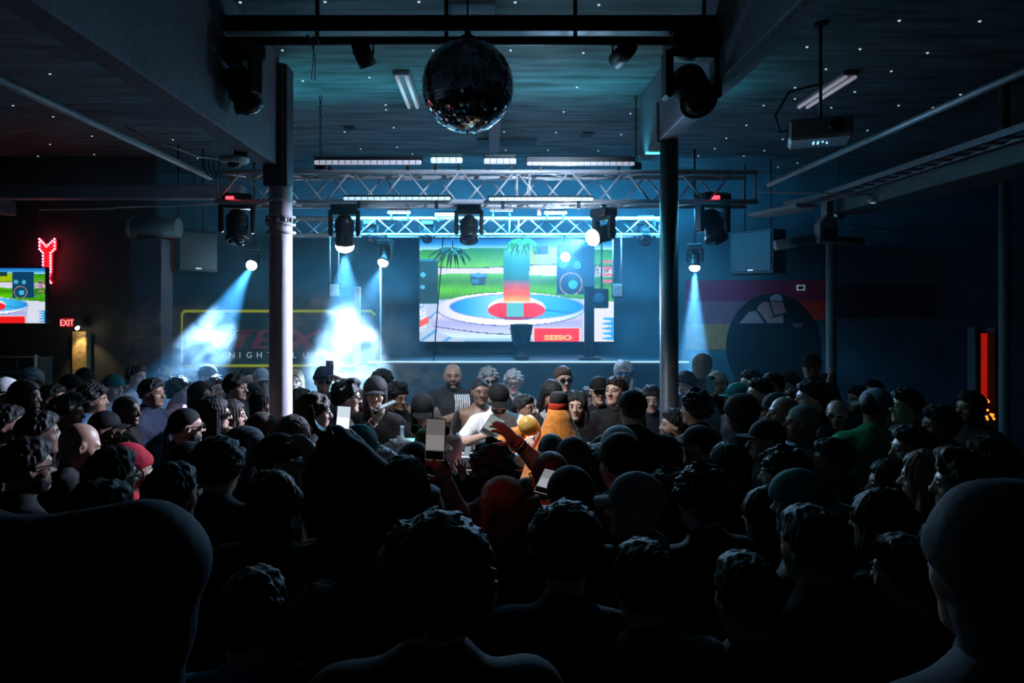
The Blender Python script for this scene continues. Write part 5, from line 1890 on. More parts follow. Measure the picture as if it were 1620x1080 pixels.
P(931, 611, 'half-hidden face between the smiling woman and the man in black cap', 1.60, yaw=170, skin='light', hair=('fringe', 'dark'), shirt=('hoodie', 'black'), lit=True, D=6.75)
P(947, 593, 'man in black cap and round sunglasses right of the orange bottle', 1.75, yaw=180, skin='light', hair=('short', 'black'), hat=('flatcap', 'black'), glasses='sun', shirt=('tee', 'black'), lit=True)
P(975, 595, 'young man in black T-shirt looking up left, in front of the dark column', 1.76, yaw=168, hy=-28, hp=8, skin='light', hair=('short', 'dark'), shirt=('tee', 'black'), lit=True, fix=True, D=5.9)
P(986, 569, 'woman with white hooded locks and blue goggles beside the dark column', 1.80, yaw=186, hy=-14, head='f', skin='pale', hair=('longwavy', 'white'), glasses='blue', hat=('bandana', 'lilac'), shirt=('tee', 'lilac'), lit=True)
P(1030, 608, 'dark-haired head partly hidden by the dark steel column', 1.72, yaw=170, hair=('messy', 'dark'), D=6.6)
# --- left of the booth
P(541, 598, 'man with black quiff and dark-rimmed glasses reaching out with a phone', 1.80, yaw=-78, hp=-4, skin='light', hair=('messy', 'black'), glasses='clear', shirt=('tee', 'black'), lit=True, fix=True, D=5.35, arms=('down', ('w', 594, 664, 4.85, (.2, -.6, -1))), hands=('relaxed', 'grip'), bracelets='R', palm={'R': (0, .2, 1)}, key='glassman')
P(594, 595, 'capped man with long hair facing the camera in black T-shirt', 1.76, yaw=172, hy=14, skin='light', hair=('long', 'dark'), hat=('cap', 'black'), shirt=('tee', 'black'), lit=True, arms=('fwd', 'fwd'))
P(622, 601, 'dark-haired man drawing on a cigarette beside the capped man', 1.70, yaw=205, hy=25, hp=-10, skin='tan', hair=('messy', 'black'), shirt=('tee', 'black'), lit=True, arms=('chin', 'down'))
P(604, 581, 'big dark-hatted head deep in the fog behind the capped man', 1.80, yaw=180, hair=('afro', 'dark'), shirt=('hoodie', 'charcoal'))
P(669, 617, 'woman in black logo cap looking down at the booth', 1.64, yaw=184, hp=-22, head='f', skin='light', hair=('long', 'dark'), hat=('cap', 'black'), shirt=('hoodie', 'black'), lit=True, arms=('fwd', 'fwd'))
P(511, 578, 'man in blue beanie and sunglasses holding a phone high', 1.80, yaw=186, hy=14, skin='tan', hair=('short', 'dark'), hat=('beanie', 'navy'), glasses='sun', shirt=('tee', 'charcoal'), lit=True, arms=(('w', 536, 600, 6.6, (-1, 0, -.5)), 'down'), hands=('grip', 'relaxed'), key='beanieman')
P(467, 583, 'pale blond woman just right of the plaster column', 1.70, yaw=190, head='f', skin='pale', hair=('long', 'blond'), shirt=('tee', 'white'), lit=True)
P(471, 613, 'dark bob of hair right beside the plaster column', 1.68, yaw=-60, hair=('fringe', 'black'))
P(567, 628, 'half-hidden person squeezed behind the man in glasses', 1.60, yaw=-100, hair=('short', 'dark'), skin='tan', D=6.2)
P(490, 620, 'boy with thick brown hair and shaved neck in profile to the right', 1.82, yaw=-68, skin='pale', hair=('fringe', 'brown'), shirt=('jacket', 'black'), lit=True, fix=True, D=4.4)
P(459, 657, 'woman with long straight brown hair seen from behind by the plaster column', 1.70, dyaw=18, head='f', skin='light', hair=('long', 'auburn'), shirt=('hoodie', 'black'))
P(564, 667, 'person in shiny teal head scarf seen from behind', 1.74, dyaw=-30, hair=None, hat=('scarf', 'teal'), shirt=('hoodie', 'teal'), fix=True, D=3.72, arms=('down', ('w', 557, 699, 3.5, (1, 0, -.5))), hands=('relaxed', 'grip'), key='scarf')
P(596, 706, 'pale curly-haired person low in front of the booth', 1.60, dyaw=-40, skin='pale', hair=('curly', 'pinkwhite'), shirt=('tee', 'pink'), fix=True, D=4.2)
P(608, 694, 'white-haired person bent over in front of the booth', 1.58, dyaw=-20, hair=('curly', 'white'), shirt=('tee', 'grey'), lean=.1, D=4.65, fix=True)
P(632, 693, 'head in black tilted cap in front of the booth', 1.66, dyaw=0, hair=('short', 'black'), hat=('cap', 'black', 180), hr=24, D=3.9)
P(678, 672, 'person in olive bucket hat with two round black ears', 1.66, dyaw=6, hair=('short', 'black'), hat=('frog', 'olive'), shirt=('hoodie', 'black'), D=4.25, fix=True)
P(705, 678, 'person in pink rabbit-eared hood next to the olive bucket hat', 1.62, dyaw=-20, skin='pale', hair=None, hat=('bunny', 'pinkw'), shirt=('hoodie', 'pinkw'), D=4.55, fix=True, arms=('down', ('w', 733, 757, 4.2)), hands=('relaxed', 'open'), palm={'R': (-.3, 1, .2)})
P(755, 743, 'small bearded man crouching in profile at the foot of the booth', 1.38, yaw=-110, skin='tan', hair=('short', 'black'), beard='beard', D=4.15, fix=True)
P(780, 695, 'person with wet black curls raising a braceleted arm to the booth', 1.73, yaw=4, skin='light', hair=('curly', 'black'), shirt=('tee', 'black'), arms=('down', ('w', 812, 694, 3.12, (1, .1, .15))), hands=('relaxed', 'relaxed'), bracelets='R', fix=True, D=3.3, key='curl', lit=True)
P(786, 752, 'woman with tied-back streaked hair and bare red-lit shoulder', 1.66, yaw=-22, hy=-14, hp=-8, head='f', skin='light', hair=('pony', 'brown'), shirt=('tee', 'white'), sleeve='none', lit=True, fix=True, D=2.75, legs='black')
P(874, 684, 'person in skull-printed bandana in front of the orange bottle', 1.64, yaw=10, hair=('short', 'black'), hat=('durag', 'skulls'), D=4.0)
P(873, 714, 'man with shaved head seen from behind, right of the raised arm', 1.76, yaw=8, skin='tan', hair=('buzz', 'dark'), glasses='clear', shirt=('hoodie', 'black'), fix=True, D=2.95, arms=(('w', 843, 800, 2.75, (-1, -.2, -1)), 'down'), hands=('grip', 'relaxed'), key='shaved')
P(909, 690, 'head in dark cap with pale lit rim before the orange bottle', 1.72, yaw=5, hair=('short', 'black'), hat=('cap', 'charcoal', 0), shirt=('hoodie', 'black'))
P(945, 708, 'person with long dark wavy hair seen from behind', 1.66, yaw=12, head='f', hair=('longwavy', 'dark'), shirt=('hoodie', 'black'))
P(985, 671, 'person in white trucker cap with tan brim turned left', 1.72, yaw=95, hair=('short', 'dark'), hat=('cap', 'white', 0, 'tan'), shirt=('jacket', 'black'))
P(984, 683, 'man in black beanie and leather jacket seen from behind', 1.80, yaw=20, hair=('short', 'black'), hat=('beanie', 'black'), shirt=('jacket', 'black'), skin='pale', D=3.1, fix=True)
P(1003, 615, 'tall broad man in dark cap seen from behind, left of the dark column', 1.88, yaw=8, hair=('short', 'black'), hat=('cap', 'black'), shirt=('coat', 'black'), bw=1.15, fix=True, D=4.35)
P(1017, 744, 'person in grey baseball cap and denim jacket with silver chain', 1.74, yaw=72, hair=('fringe', 'grey'), hat=('cap', 'grey'), shirt=('jacket', 'denim'), chain=True, fix=True, D=2.6)
P(905, 738, 'large dark capped head blocking the middle of the picture', 1.76, yaw=0, hair=('short', 'black'), hat=('cap', 'black', 180), shirt=('hoodie', 'black'), fix=True, D=2.55)
P(895, 790, 'nearest afro-haired head at bottom centre with pale lit shoulders', 1.78, yaw=-6, hair=('afro', 'black'), shirt=('tee', 'navy'), fix=True, D=2.07)
# --- left crowd, far row
P(4, 595, 'man in white cap at the far left edge', 1.76, hair=('short', 'black'), hat=('cap', 'white'), skin='tan')
P(50, 581, 'person in printed blue and yellow head wrap at the far left', 1.80, hair=None, skin='dark', hat=('headwrap', 'wrap'))
P(34, 600, 'dark-haired head with thick locks in front of the printed head wrap', 1.78, skin='dark', hair=('dreads', 'black'), beard='beard')
P(79, 606, 'dim person below the red neon arrow', 1.68, hair=('short', 'black'), skin='tan')
P(110, 591, 'man in dark beanie and camouflage jacket by the gold doorpost', 1.76, skin='light', hair=('short', 'black'), hat=('beanie', 'black'), shirt=('jacket', 'camo'))
P(133, 580, 'man in dark cap with small white badge in front of the gold doorpost', 1.80, skin='tan', hair=('short', 'black'), hat=('cap', 'black'), yaw=-150)
P(142, 604, 'curly dark-haired person in blue denim shirt on the left', 1.76, hair=('curly', 'black'), skin='brown', shirt=('jacket', 'denim'), dyaw=14)
P(174, 590, 'pale man in backward teal cap and white T-shirt facing right', 1.76, skin='pale', hair=('short', 'dark'), hat=('cap', 'teal', 180), shirt=('tee', 'white'), lit=True)
P(191, 596, 'blurred face behind the man in backward teal cap', 1.70, skin='tan', hair=('short', 'dark'), D=6.9)
P(213, 575, 'person with white headphones in front of the left fog', 1.80, skin='pale', hair=('short', 'brown'), hat=('headphones', 'white'), shirt=('tee', 'white'), lit=True)
P(235, 597, 'dark-haired man in blue-lit jacket left of the smiling blond head', 1.78, skin='brown', hair=('short', 'black'), shirt=('jacket', 'navy'))
P(260, 579, 'smiling person with bright fluffy blond hair before the fog', 1.76, skin='pale', hair=('curly', 'blond'), shirt=('tee', 'white'), lit=True, dyaw=-50)
P(279, 594, 'curly-headed youth in pink shirt seen from behind before the fog', 1.74, skin='pale', hair=('curly', 'brown'), shirt=('tee', 'pink'), lit=True, dyaw=20)
P(299, 581, 'pale bald man veiled by the left fog', 1.70, skin='pale', hair=None, yaw=-130, D=8.0)
P(327, 575, 'man in pale brimmed cap facing right before the wall sign', 1.80, skin='light', hair=('short', 'brown'), hat=('cap', 'grey'), shirt=('tee', 'charcoal'), lit=True)
P(337, 594, 'person in pale blue shirt with hand at the mouth', 1.70, skin='light', hair=('short', 'brown'), shirt=('tee', 'paleblue'), lit=True, arms=('down', 'chin'), yaw=-125)
P(313, 603, 'dark-haired woman under the man in pale brimmed cap', 1.70, head='f', hair=('long', 'black'), skin='light')
P(369, 589, 'man with dark bowl-cut hair and dark jacket in profile to the right', 1.80, skin='light', hair=('fringe', 'black'), shirt=('jacket', 'charcoal'), lit=True)
P(388, 581, 'dim face below the wall sign lettering', 1.72, hair=('short', 'black'), skin='tan', D=8.2)
P(413, 580, 'man in pale cap just left of the plaster column', 1.74, yaw=-150, skin='pale', hair=('short', 'brown'), hat=('cap', 'paleblue'), lit=True)
P(391, 604, 'person in blue denim jacket near the plaster column', 1.70, hair=('short', 'black'), shirt=('jacket', 'denim'))
P(412, 613, 'woman with long black hair left of the plaster column', 1.68, head='f', hair=('long', 'black'))
P(195, 625, 'smiling short-haired man with neck chain in the left crowd', 1.78, skin='dark', hair=('buzz', 'black'), chain=True, lit=True, hy=-8)
P(102, 622, 'person with black hair and pale drink at the chin, left crowd', 1.72, skin='brown', hair=('messy', 'black'), arms=('down', 'chin'))
P(333, 626, 'person with long black hair and dark glasses facing right', 1.74, skin='light', hair=('long', 'black'), glasses='sun', lit=True)
P(361, 631, 'woman resting her chin on her hand in the left crowd', 1.68, head='f', skin='tan', hair=('long', 'dark'), arms=('down', 'chin'), hands=('relaxed', 'fist'), lit=True)
P(287, 643, 'man in black durag and sunglasses lifting one hand', 1.76, skin='light', hair=('short', 'black'), hat=('durag', 'black'), glasses='sun', lit=True, arms=('down', (.16, .26, 1.52)), hands=('relaxed', 'relaxed'), beard='beard', shirt=('hoodie', 'black'))
P(409, 650, 'person with tied brown hair and clear glasses below the plaster column', 1.72, skin='light', hair=('slick', 'brown'), glasses='clear', lit=True)
P(384, 672, 'person in hood striped red and blue', 1.68, hair=None, hat=('hood', 'stripe'), shirt=('hoodie', 'black'))
P(160, 648, 'person in dark cap with visible ear in the left crowd', 1.74, hair=('short', 'black'), skin='tan', hat=('cap', 'black'))
P(101, 667, 'bald man looking down in the left crowd', 1.74, skin='tan', hair=None, hp=-18, lit=True)
P(52, 650, 'dark figure with shiny cheek at the left side', 1.78, skin='dark', hair=('short', 'black'))
P(2, 640, 'half-seen figure cut by the left picture edge', 1.74, skin='tan', hair=('short', 'black'))
P(176, 679, 'youth with short brown hair above the red beanie', 1.68, hair=('short', 'brown'), D=4.0)
P(198, 699, 'person in bright red beanie and red hooded top', 1.66, skin='light', hair=('short', 'black'), hat=('beanie', 'red'), shirt=('hoodie', 'red'), D=3.6)
P(30, 692, 'bearded man in glasses with a cigarette at the left', 1.78, skin='tan', hair=('short', 'black'), beard='beard', glasses='clear', lit=True)
P(86, 697, 'face in profile squeezed right of the bearded smoker', 1.70, skin='tan', hair=('short', 'black'), D=3.85)
P(166, 708, 'dark round head with lit glasses in front of the red beanie', 1.76, skin='light', hair=('short', 'black'), glasses='clear')
P(289, 697, 'dark-haired woman in profile with lit cheek, left crowd', 1.72, head='f', skin='tan', hair=('pony', 'black'))
P(344, 687, 'large round dark afro seen from behind left of centre', 1.76, hair=('afro', 'black'), dyaw=20)
P(262, 733, 'black silhouette with lit jacket seam in the left crowd', 1.74, hair=('short', 'black'), shirt=('jacket', 'black'))
P(433, 683, 'large dark head in cap with bright white brim', 1.80, yaw=-78, hair=('short', 'black'), hat=('flatcap', 'black', 0, 'white'), skin='tan', fix=True, D=3.05)
P(428, 745, 'hooded figure with wavy hair raising a hand left of centre', 1.74, yaw=-6, hair=('longwavy', 'dark'), shirt=('hoodie', 'charcoal'), arms=('down', ('w', 500, 728, 2.5, (1, .3, -.1))), fix=True, D=2.62)
P(637, 724, 'tall dark round head with one puffy sleeve thrust up to the left', 1.86, yaw=4, hair=('short', 'black'), shirt=('coat', 'black'), skin='dark', arms=(('w', 526, 700, 2.2, (1, .3, .1)), 'down'), fix=True, D=2.28)
P(665, 761, 'dark flat-capped head with bare arm raising a phone', 1.72, yaw=2, hair=('short', 'black'), hat=('bucket', 'black'), shirt=('tee', 'black'), skin='tan', arms=('down', ('w', 692, 700, 2.42, (1, -.1, -.1))), hands=('relaxed', 'grip'), key='phoner', fix=True, D=2.72, palm={'R': (-.5, .8, 0)})
P(553, 755, 'figure in red top glimpsed between the raised arms', 1.66, hair=('short', 'black'), shirt=('hoodie', 'red'), D=3.0)
P(540, 700, 'dark head just below the teal scarf', 1.60, hair=('short', 'black'), D=4.3)
# --- right crowd
P(1109, 559, 'blond woman in dark jacket standing taller right of the dark column', 1.86, yaw=-70, head='f', skin='pale', hair=('long', 'blond'), shirt=('jacket', 'charcoal'), lit=True)
P(1090, 585, 'youth with dark fringe looking down right of the dark column', 1.74, yaw=150, hy=-20, hp=-10, skin='light', hair=('fringe', 'dark'), lit=True)
P(1139, 585, 'man filming with a phone held before his face', 1.76, yaw=118, skin='light', hair=('short', 'brown'), hat=('cap', 'tan', 180), lit=True, arms=(('w', 1133, 628, 6.35), 'down'), hands=('grip', 'relaxed'), key='filmer', fix=True, D=6.8)
P(1170, 603, 'person in black teal-lit cap right of the filming man', 1.72, yaw=100, hair=('short', 'black'), hat=('cap', 'teal'), skin='tan')
P(1207, 597, 'dark-haired man with lit cheek in the far right rows', 1.76, yaw=95, hair=('short', 'black'), skin='light')
P(1192, 584, 'small far face left of the dark-haired man in the right rows', 1.76, yaw=105, hair=('short', 'black'), skin='tan')
P(1177, 597, 'far head half hidden behind the teal-lit cap', 1.68, yaw=95, hair=('short', 'black'), D=7.6)
P(1226, 588, 'pale face at the back of the right rows', 1.74, yaw=120, skin='pale', hair=('short', 'black'))
P(1252, 586, 'dim profile at the back under the painted disc', 1.74, yaw=95, hair=('short', 'dark'))
P(1232, 619, 'person in dark cap left of the shaved violet-lit head', 1.70, yaw=100, hair=('short', 'black'), hat=('cap', 'charcoal'))
P(1247, 627, 'man with shaved violet-lit head in the right crowd', 1.74, yaw=80, skin='tan', hair=None, lit=True, shirt=('tee', 'lilac'))
P(1277, 639, 'grey-lit close-cropped head with yellow collar in the right crowd', 1.78, yaw=70, skin='tan', hair=('buzz', 'grey'), lit=True, shirt=('jacket', 'charcoal'), hooddown='yellow')
P(1073, 645, 'bearded man in profile peeping out beside the dark column', 1.70, yaw=80, skin='light', hair=('short', 'black'), beard='beard', lit=True, D=4.7)
P(1105, 614, 'big dark curly head seen from behind right of the dark column', 1.80, yaw=45, hair=('curly', 'black'), D=4.5)
P(1176, 621, 'broad black-hooded figure seen from behind on the right', 1.82, yaw=40, hair=None, hat=('hood', 'black'), shirt=('coat', 'black'), bw=1.15, D=4.2)
P(1112, 671, 'dark-capped head with red-lit ear right of the dark column', 1.76, yaw=65, hair=('short', 'black'), hat=('cap', 'black'), skin='light')
P(1220, 661, 'man in dark cap with lit face in profile to the left', 1.76, yaw=82, skin='light', hair=('short', 'black'), hat=('flatcap', 'black'), lit=True)
P(1118, 734, 'large curly dark head, right of the grey baseball cap', 1.76, yaw=25, hair=('curly', 'black'), D=2.72, fix=True)
P(1064, 740, 'curly head edge between grey cap and large curly head', 1.66, yaw=30, hair=('curly', 'dark'), D=3.1)
P(1248, 704, 'dark curly silhouette with lit edge in the right crowd', 1.74, yaw=55, hair=('curly', 'black'))
P(1224, 770, 'person in black top with yellow collar on the right', 1.68, yaw=40, hair=('longwavy', 'dark'), shirt=('jacket', 'black'), hooddown='yellow', D=2.85)
P(1286, 557, 'man in cap with white collar standing highest at the far right', 1.90, yaw=130, skin='light', hair=('short', 'black'), hat=('cap', 'black'), shirt=('jacket', 'black'), lit=True)
P(1308, 590, 'person raising one arm with beads beside the slim column', 1.66, yaw=60, hair=('short', 'black'), skin='light', arms=(('w', 1316, 592, 7.0, (-1, 0, 0)), 'down'), sleeve='none', shirt=('tee', 'black'), hands=('fist', 'relaxed'), bracelets='L', D=7.2, fix=True)
P(1289, 601, 'dark-haired man with lit forehead left of the raised arm', 1.80, yaw=85, hair=('short', 'black'), skin='light', lit=True)
P(1265, 612, 'small lit face behind the grey-lit cropped head', 1.66, yaw=100, hair=('short', 'black'), skin='light', D=6.4)
P(1324, 632, 'person in white-rimmed glasses staring from the dark right side', 1.70, yaw=150, skin='tan', hair=None, glasses='white', lit=True, D=5.6, fix=True)
P(1380, 612, 'person in green top and silver cap in the right crowd', 1.80, yaw=-30, hy=-30, skin='tan', hair=('short', 'black'), hat=('cap', 'grey', 90), shirt=('hoodie', 'green'), lit=True, arms=('fwd', 'fwd'), D=4.6, fix=True)
P(1362, 609, 'dim face left of the silver cap on the right', 1.68, yaw=100, skin='tan', hair=('short', 'black'), D=6.6)
P(1416, 631, 'man with lit forehead facing left beside the green top', 1.66, yaw=78, skin='light', hair=('buzz', 'black'), lit=True)
P(1440, 613, 'face with lit nose looking left at the far right', 1.76, yaw=85, skin='light', hair=('short', 'black'))
P(1385, 600, 'faint far face above the silver cap', 1.72, yaw=110, skin='tan', hair=('short', 'black'), D=7.8)
P(1418, 725, 'small lit face low in the right crowd', 1.60, yaw=75, head='f', skin='light', hair=('long', 'black'), D=3.4)
P(1284, 741, 'dark cap with one teal-lit patch in the right crowd', 1.76, yaw=50, hair=('short', 'black'), hat=('cap', 'teal', 180))
P(1405, 774, 'woman with dark wavy hair at the lower right', 1.68, yaw=40, head='f', hair=('longwavy', 'dark'))
P(1477, 712, 'person with long light brown hair falling straight on the right', 1.70, yaw=60, head='f', hair=('long', 'auburn'), skin='light')
P(1452, 672, 'man with lit cheek facing left in the dark right crowd', 1.74, yaw=80, skin='light', hair=('short', 'black'))
P(1538, 710, 'brown-haired person with pale chin at the far right', 1.76, yaw=62, skin='light', hair=('messy', 'brown'))
P(1540, 617, 'hardly visible face left of the red doorway', 1.72, yaw=100, skin='tan', hair=('short', 'black'))
P(1298, 803, 'near dark head with thin yellow-lit rim at the lower right', 1.74, yaw=25, hair=('short', 'black'), shirt=('jacket', 'black'), chain=True, fix=True, D=2.12)
P(1326, 692, 'dim head in the gap before the green top', 1.70, yaw=70, hair=('short', 'black'), skin='brown')
P(1160, 700, 'dark long-haired head behind the large curly head', 1.70, yaw=40, hair=('long', 'black'))
P(1495, 640, 'barely lit profile under the dark right wall', 1.74, yaw=80, hair=('short', 'black'), skin='tan')
P(1580, 690, 'shadowy figure in front of the slim far-right column', 1.74, yaw=60, hair=('short', 'black'))
P(1025, 860, 'shadowy head low at bottom right of centre', 1.70, yaw=10, hair=('short', 'black'), fix=True, D=1.95)
P(1190, 880, 'shadowy head at the lower right between two rim-lit heads', 1.66, yaw=15, hair=('short', 'black'), fix=True, D=1.98)
# --- nearest row, some on the raised floor
P(690, 806, 'huge black bushy-haired silhouette at bottom centre left', 1.53, base=PLATZ, yaw=2, hair=('afro', 'black'), shirt=('hoodie', 'black'), fix=True, D=1.32, hs=1.0)
P(392, 905, 'near dark figure with blue-lit shoulder at the bottom left', 1.66, yaw=-10, hair=('short', 'black'), shirt=('tee', 'denim'), fix=True, D=1.83)
P(-300, 470, 'near dark-coated figure whose raised arm fills the lower left corner', 1.95, base=PLATZ, yaw=-8, hair=('short', 'black'), shirt=('coat', 'navy'), bw=1.15, fix=True, D=1.02, arms=('down', ('w', 200, 1190, 1.0, (1, 0, .35))))
P(1612, 756, 'near person in blue-lit hood at the right picture edge', 1.65, base=PLATZ, yaw=16, skin='light', hair=None, hat=('hood', 'charcoal'), shirt=('coat', 'black'), fix=True, D=1.02)
P(500, 930, 'shadowy head at the bottom left of centre', 1.55, yaw=0, hair=('short', 'black'), fix=True, D=1.95)
P(140, 760, 'shadowy head behind the fur-collared figure', 1.74, yaw=-60, hair=('short', 'black'), D=2.5)
P(1450, 850, 'shadowy shoulder figure at the lower right', 1.60, yaw=30, hair=('short', 'black'), fix=True, D=2.15)

CC['pinkw'] = (.72, .62, .62)
CC['lilac'] = (.45, .40, .55)

# ---- ground distances: everyone keeps the pixel of the crown; crowding is eased along the line of sight
for r in PEOPLE:
    r.setdefault('base', 0.0)
    if 'D' not in r:
        r['D'] = (CAMZ - r['h'] - r['base']) * FPX / (r['top'] - VY)
n = len(PEOPLE)
pxs = np.array([r['px'] for r in PEOPLE], float)
Ds = np.array([r['D'] for r in PEOPLE], float)
tops = np.array([r['top'] for r in PEOPLE], float)
bas = np.array([r['base'] for r in PEOPLE], float)
fx = np.array([bool(r.get('fix')) for r in PEOPLE])
dmin = (CAMZ - bas - 1.93) * FPX / (tops - VY)
dmax = (CAMZ - bas - 1.50) * FPX / (tops - VY)
OBST = [(-1.74, 5.68, .42), (1.575, 6.0, .40), (4.0, 8.0, .36), (W(241, 0, 8.4).x, 8.4, .45), (.50, 4.95, .46), (W(1589, 0, 6.4).x, 6.4, .3)]
for it in range(500):
    X = (pxs - VX) * Ds / FPX
    dx, dy = X[:, None] - X[None, :], Ds[:, None] - Ds[None, :]
    dist = np.hypot(dx, dy) + 1e-6
    over = np.maximum(.43 - dist, 0)
    np.fill_diagonal(over, 0)
    sg_ = np.sign(dy + 1e-4 * (np.arange(n)[:, None] - np.arange(n)[None, :]))
    push = (over * sg_).sum(1) * .2
    for (ox, oy, orr) in OBST:
        d_ = np.hypot(X - ox, Ds - oy)
        push += np.where(d_ < orr, np.sign(Ds - oy) * (orr - d_) * .5, 0)
    inb = (X > -.95) & (X < 1.2) & (Ds > 4.70) & (Ds < 5.72)
    push += np.where(inb, np.where(Ds > 5.2, .05, -.05), 0)
    push[fx] = 0
    Ds = np.clip(Ds + push, dmin, dmax)
    Ds = np.where(fx, [r['D'] for r in PEOPLE], Ds)
for i, r in enumerate(PEOPLE):
    r['D'] = float(Ds[i])
    r['hh'] = CAMZ - r['base'] - (r['top'] - VY) * r['D'] / FPX
    hat = r.get('hat')
    st_ = r['hair'][0] if r.get('hair', ('short',)) else None
    r.setdefault('topgap', {'afro': .168, 'curly': .152, 'bun': .175, 'messy': .148, 'buzz': .125, None: .120}.get(st_, .134))
    if hat and hat[0] in ('hood', 'scarf', 'bunny'):
        r['topgap'] = .150
    if hat and hat[0] in ('beanie', 'headwrap', 'bucket', 'frog'):
        r['topgap'] = .152
    if hat and hat[0] in ('cap', 'flatcap'):
        r['topgap'] = .144
        if r.get('hair') and not r['hair'][0].startswith('long'):
            r['hair'] = ('buzz', r['hair'][1])
    if hat and hat[0] in ('beanie', 'durag', 'headwrap', 'bucket', 'frog') and r.get('hair'):
        r['hair'] = ('buzz', r['hair'][1])
KEY = {}
for r in PEOPLE:
    build_person(r)
    if r.get('key'):
        KEY[r['key']] = r
# ------------------------------------------------------------------ DJ booth and its gear
bt = tag(empty('dj_booth', (.15, 5.32, 0)), 'black DJ booth table behind the front row', 'table')
TZ = 1.16
MB().box((0, 0, TZ - .02), (2.0, .52, .04), bev=.006).build('table_top', M_BLACKP, bt)
MB().box((0, -.24, TZ / 2 - .02), (1.96, .03, TZ - .04), bev=.004).build('front_panel', M_BLACK, bt)
for sx in (-1, 1):
    for sy in (-.2, .2):
        MB().box((sx * .95, sy, TZ / 2 - .02), (.05, .05, TZ - .04)).build('leg', M_BLACK, bt)
M_DECK = mat('deck_shell', (.10, .30, .36), .35, .2, var=.2, scale=30)
for k, (dx_, lab) in enumerate(((-.72, 'left deck with turquoise lit platter on the DJ booth'), (-.05, 'right deck with turquoise lit platter on the DJ booth'))):
    dk = tag(empty('media_player', (.15 + dx_, 5.30, TZ)), lab, 'dj deck')
    MB().box((0, 0, .05), (.32, .40, .10), bev=.012).build('body', M_DECK, dk)
    MB().lathe([(.10, 0), (.10, .014), (.085, .018), (.001, .018)], (0, -.05, .10), n=24).build('platter', mat('platter', (.05, .07, .08), .25, .5, var=.1), dk)
    MB().lathe([(.112, 0), (.112, .005), (.103, .006)], (0, -.05, .10), n=24).build('platter_ring', mat('ring_light', (.1, .6, .7), .3, var=0, emit=(.15, .85, 1), strength=1.6), dk)
    MB().box((0, .14, .13), (.2, .10, .012), Matrix.Rotation(R(25), 3, 'X'), bev=.003).build('display', mat('deck_display', (.05, .2, .25), .2, var=0, emit=(.3, .9, 1), strength=1.2), dk)
    for j in range(2):
        MB().lathe([(.018, 0), (.018, .01)], (-.12, -.14 + j * .05, .10), n=12).build('button', mat('deck_button_%d' % j, (.1, .6, .2), .4, var=0, emit=((.1, 1, .3), (1, .6, .1))[j], strength=1.2), dk)
mx = tag(empty('dj_mixer', (.15 - .385, 5.30, TZ)), 'grey mixer with knobs between the two decks', 'mixer')
MB().box((0, 0, .045), (.28, .38, .09), bev=.01).build('body', mat('mixer_shell', (.16, .18, .20), .35, .3, var=.1), mx)
kn = MB().lathe([(.009, 0), (.008, .016), (.001, .017)], n=10).mesh('knob')
for i in range(4):
    for j in range(4):
        o = link('knob', kn, mx, M_BLACKP)
        o.location = (-.1 + i * .065, -.02 + j * .05, .09)
for i in range(4):
    MB().box((-.1 + i * .065, -.12, .095), (.012, .03, .012)).build('fader', M_WHITE, mx)
ds = tag(empty('speaker_case', (.92, 5.32, TZ)), 'long grey equipment case at the right end of the booth', 'case')
MB().box((0, 0, .06), (.36, .36, .12), bev=.012).build('body', M_GREYM, ds)
MB().box((0, -.185, .07), (.30, .012, .03), bev=.004).build('handle', M_BLACK, ds)

# red lamp added on the booth so a warm glow reddens the front row
bl = tag(empty('booth_fill_lamp', (.33, 5.12, TZ)), 'small red work lamp on the front edge of the booth', 'lamp')
MB().lathe([(.03, 0), (.03, .012), (.008, .02), (.008, .10)], n=12).build('stem', M_BLACK, bl)
MB().lathe([(.02, .10), (.028, .12), (.028, .15), (.001, .16)], n=12).build('bulb', mat('lamp_red_on', (.8, .2, .1), .4, var=0, emit=(1, .18, .08), strength=18), bl)
add_spot('booth_fill_light', (.33, 5.06, TZ + .16), (.05, 3.0, 1.4), 42, (1, .16, .08), 120, .8, .03)

# drinks and bottle on the left end of the booth
gl = tag(empty('drinking_glass', (W(614, 0, 5.3).x, 5.3, TZ)), 'clear drinking glass on the left end of the booth', 'glass')
M_GLASS = mat('clear_glass', (.55, .7, .8), .08, var=.05, alpha=.55, spec=.8)
MB().lathe([(.028, 0), (.035, .12), (.032, .12), (.026, .01), (.001, .01)], n=16).build('tumbler', M_GLASS, gl)
MB().lathe([(.026, .01), (.030, .07), (.001, .07)], n=14).build('drink', mat('drink_amber', (.4, .2, .08), .2, var=.1), gl)
bo = tag(empty('glass_bottle', (W(636, 0, 5.35).x, 5.35, TZ)), 'tall clear bottle on the left end of the booth', 'bottle')
MB().lathe([(.030, 0), (.034, .01), (.034, .15), (.014, .20), (.013, .26), (.016, .262), (.016, .275)], n=16).build('bottle_body', M_GLASS, bo)
MB().lathe([(.0345, .05), (.0345, .12)], n=16, caps=False).build('paper_band', M_WHITE, bo)
stb = tag(empty('side_table', (W(620, 0, 5.32).x, 5.32, 0)), 'small black side table holding the drinks', 'table')
MB().box((0, 0, TZ - .015), (.34, .40, .03), bev=.005).build('top', M_BLACKP, stb)
for sx in (-1, 1):
    for sy in (-1, 1):
        MB().box((sx * .14, sy * .16, TZ / 2 - .015), (.03, .03, TZ - .03)).build('leg', M_BLACK, stb)

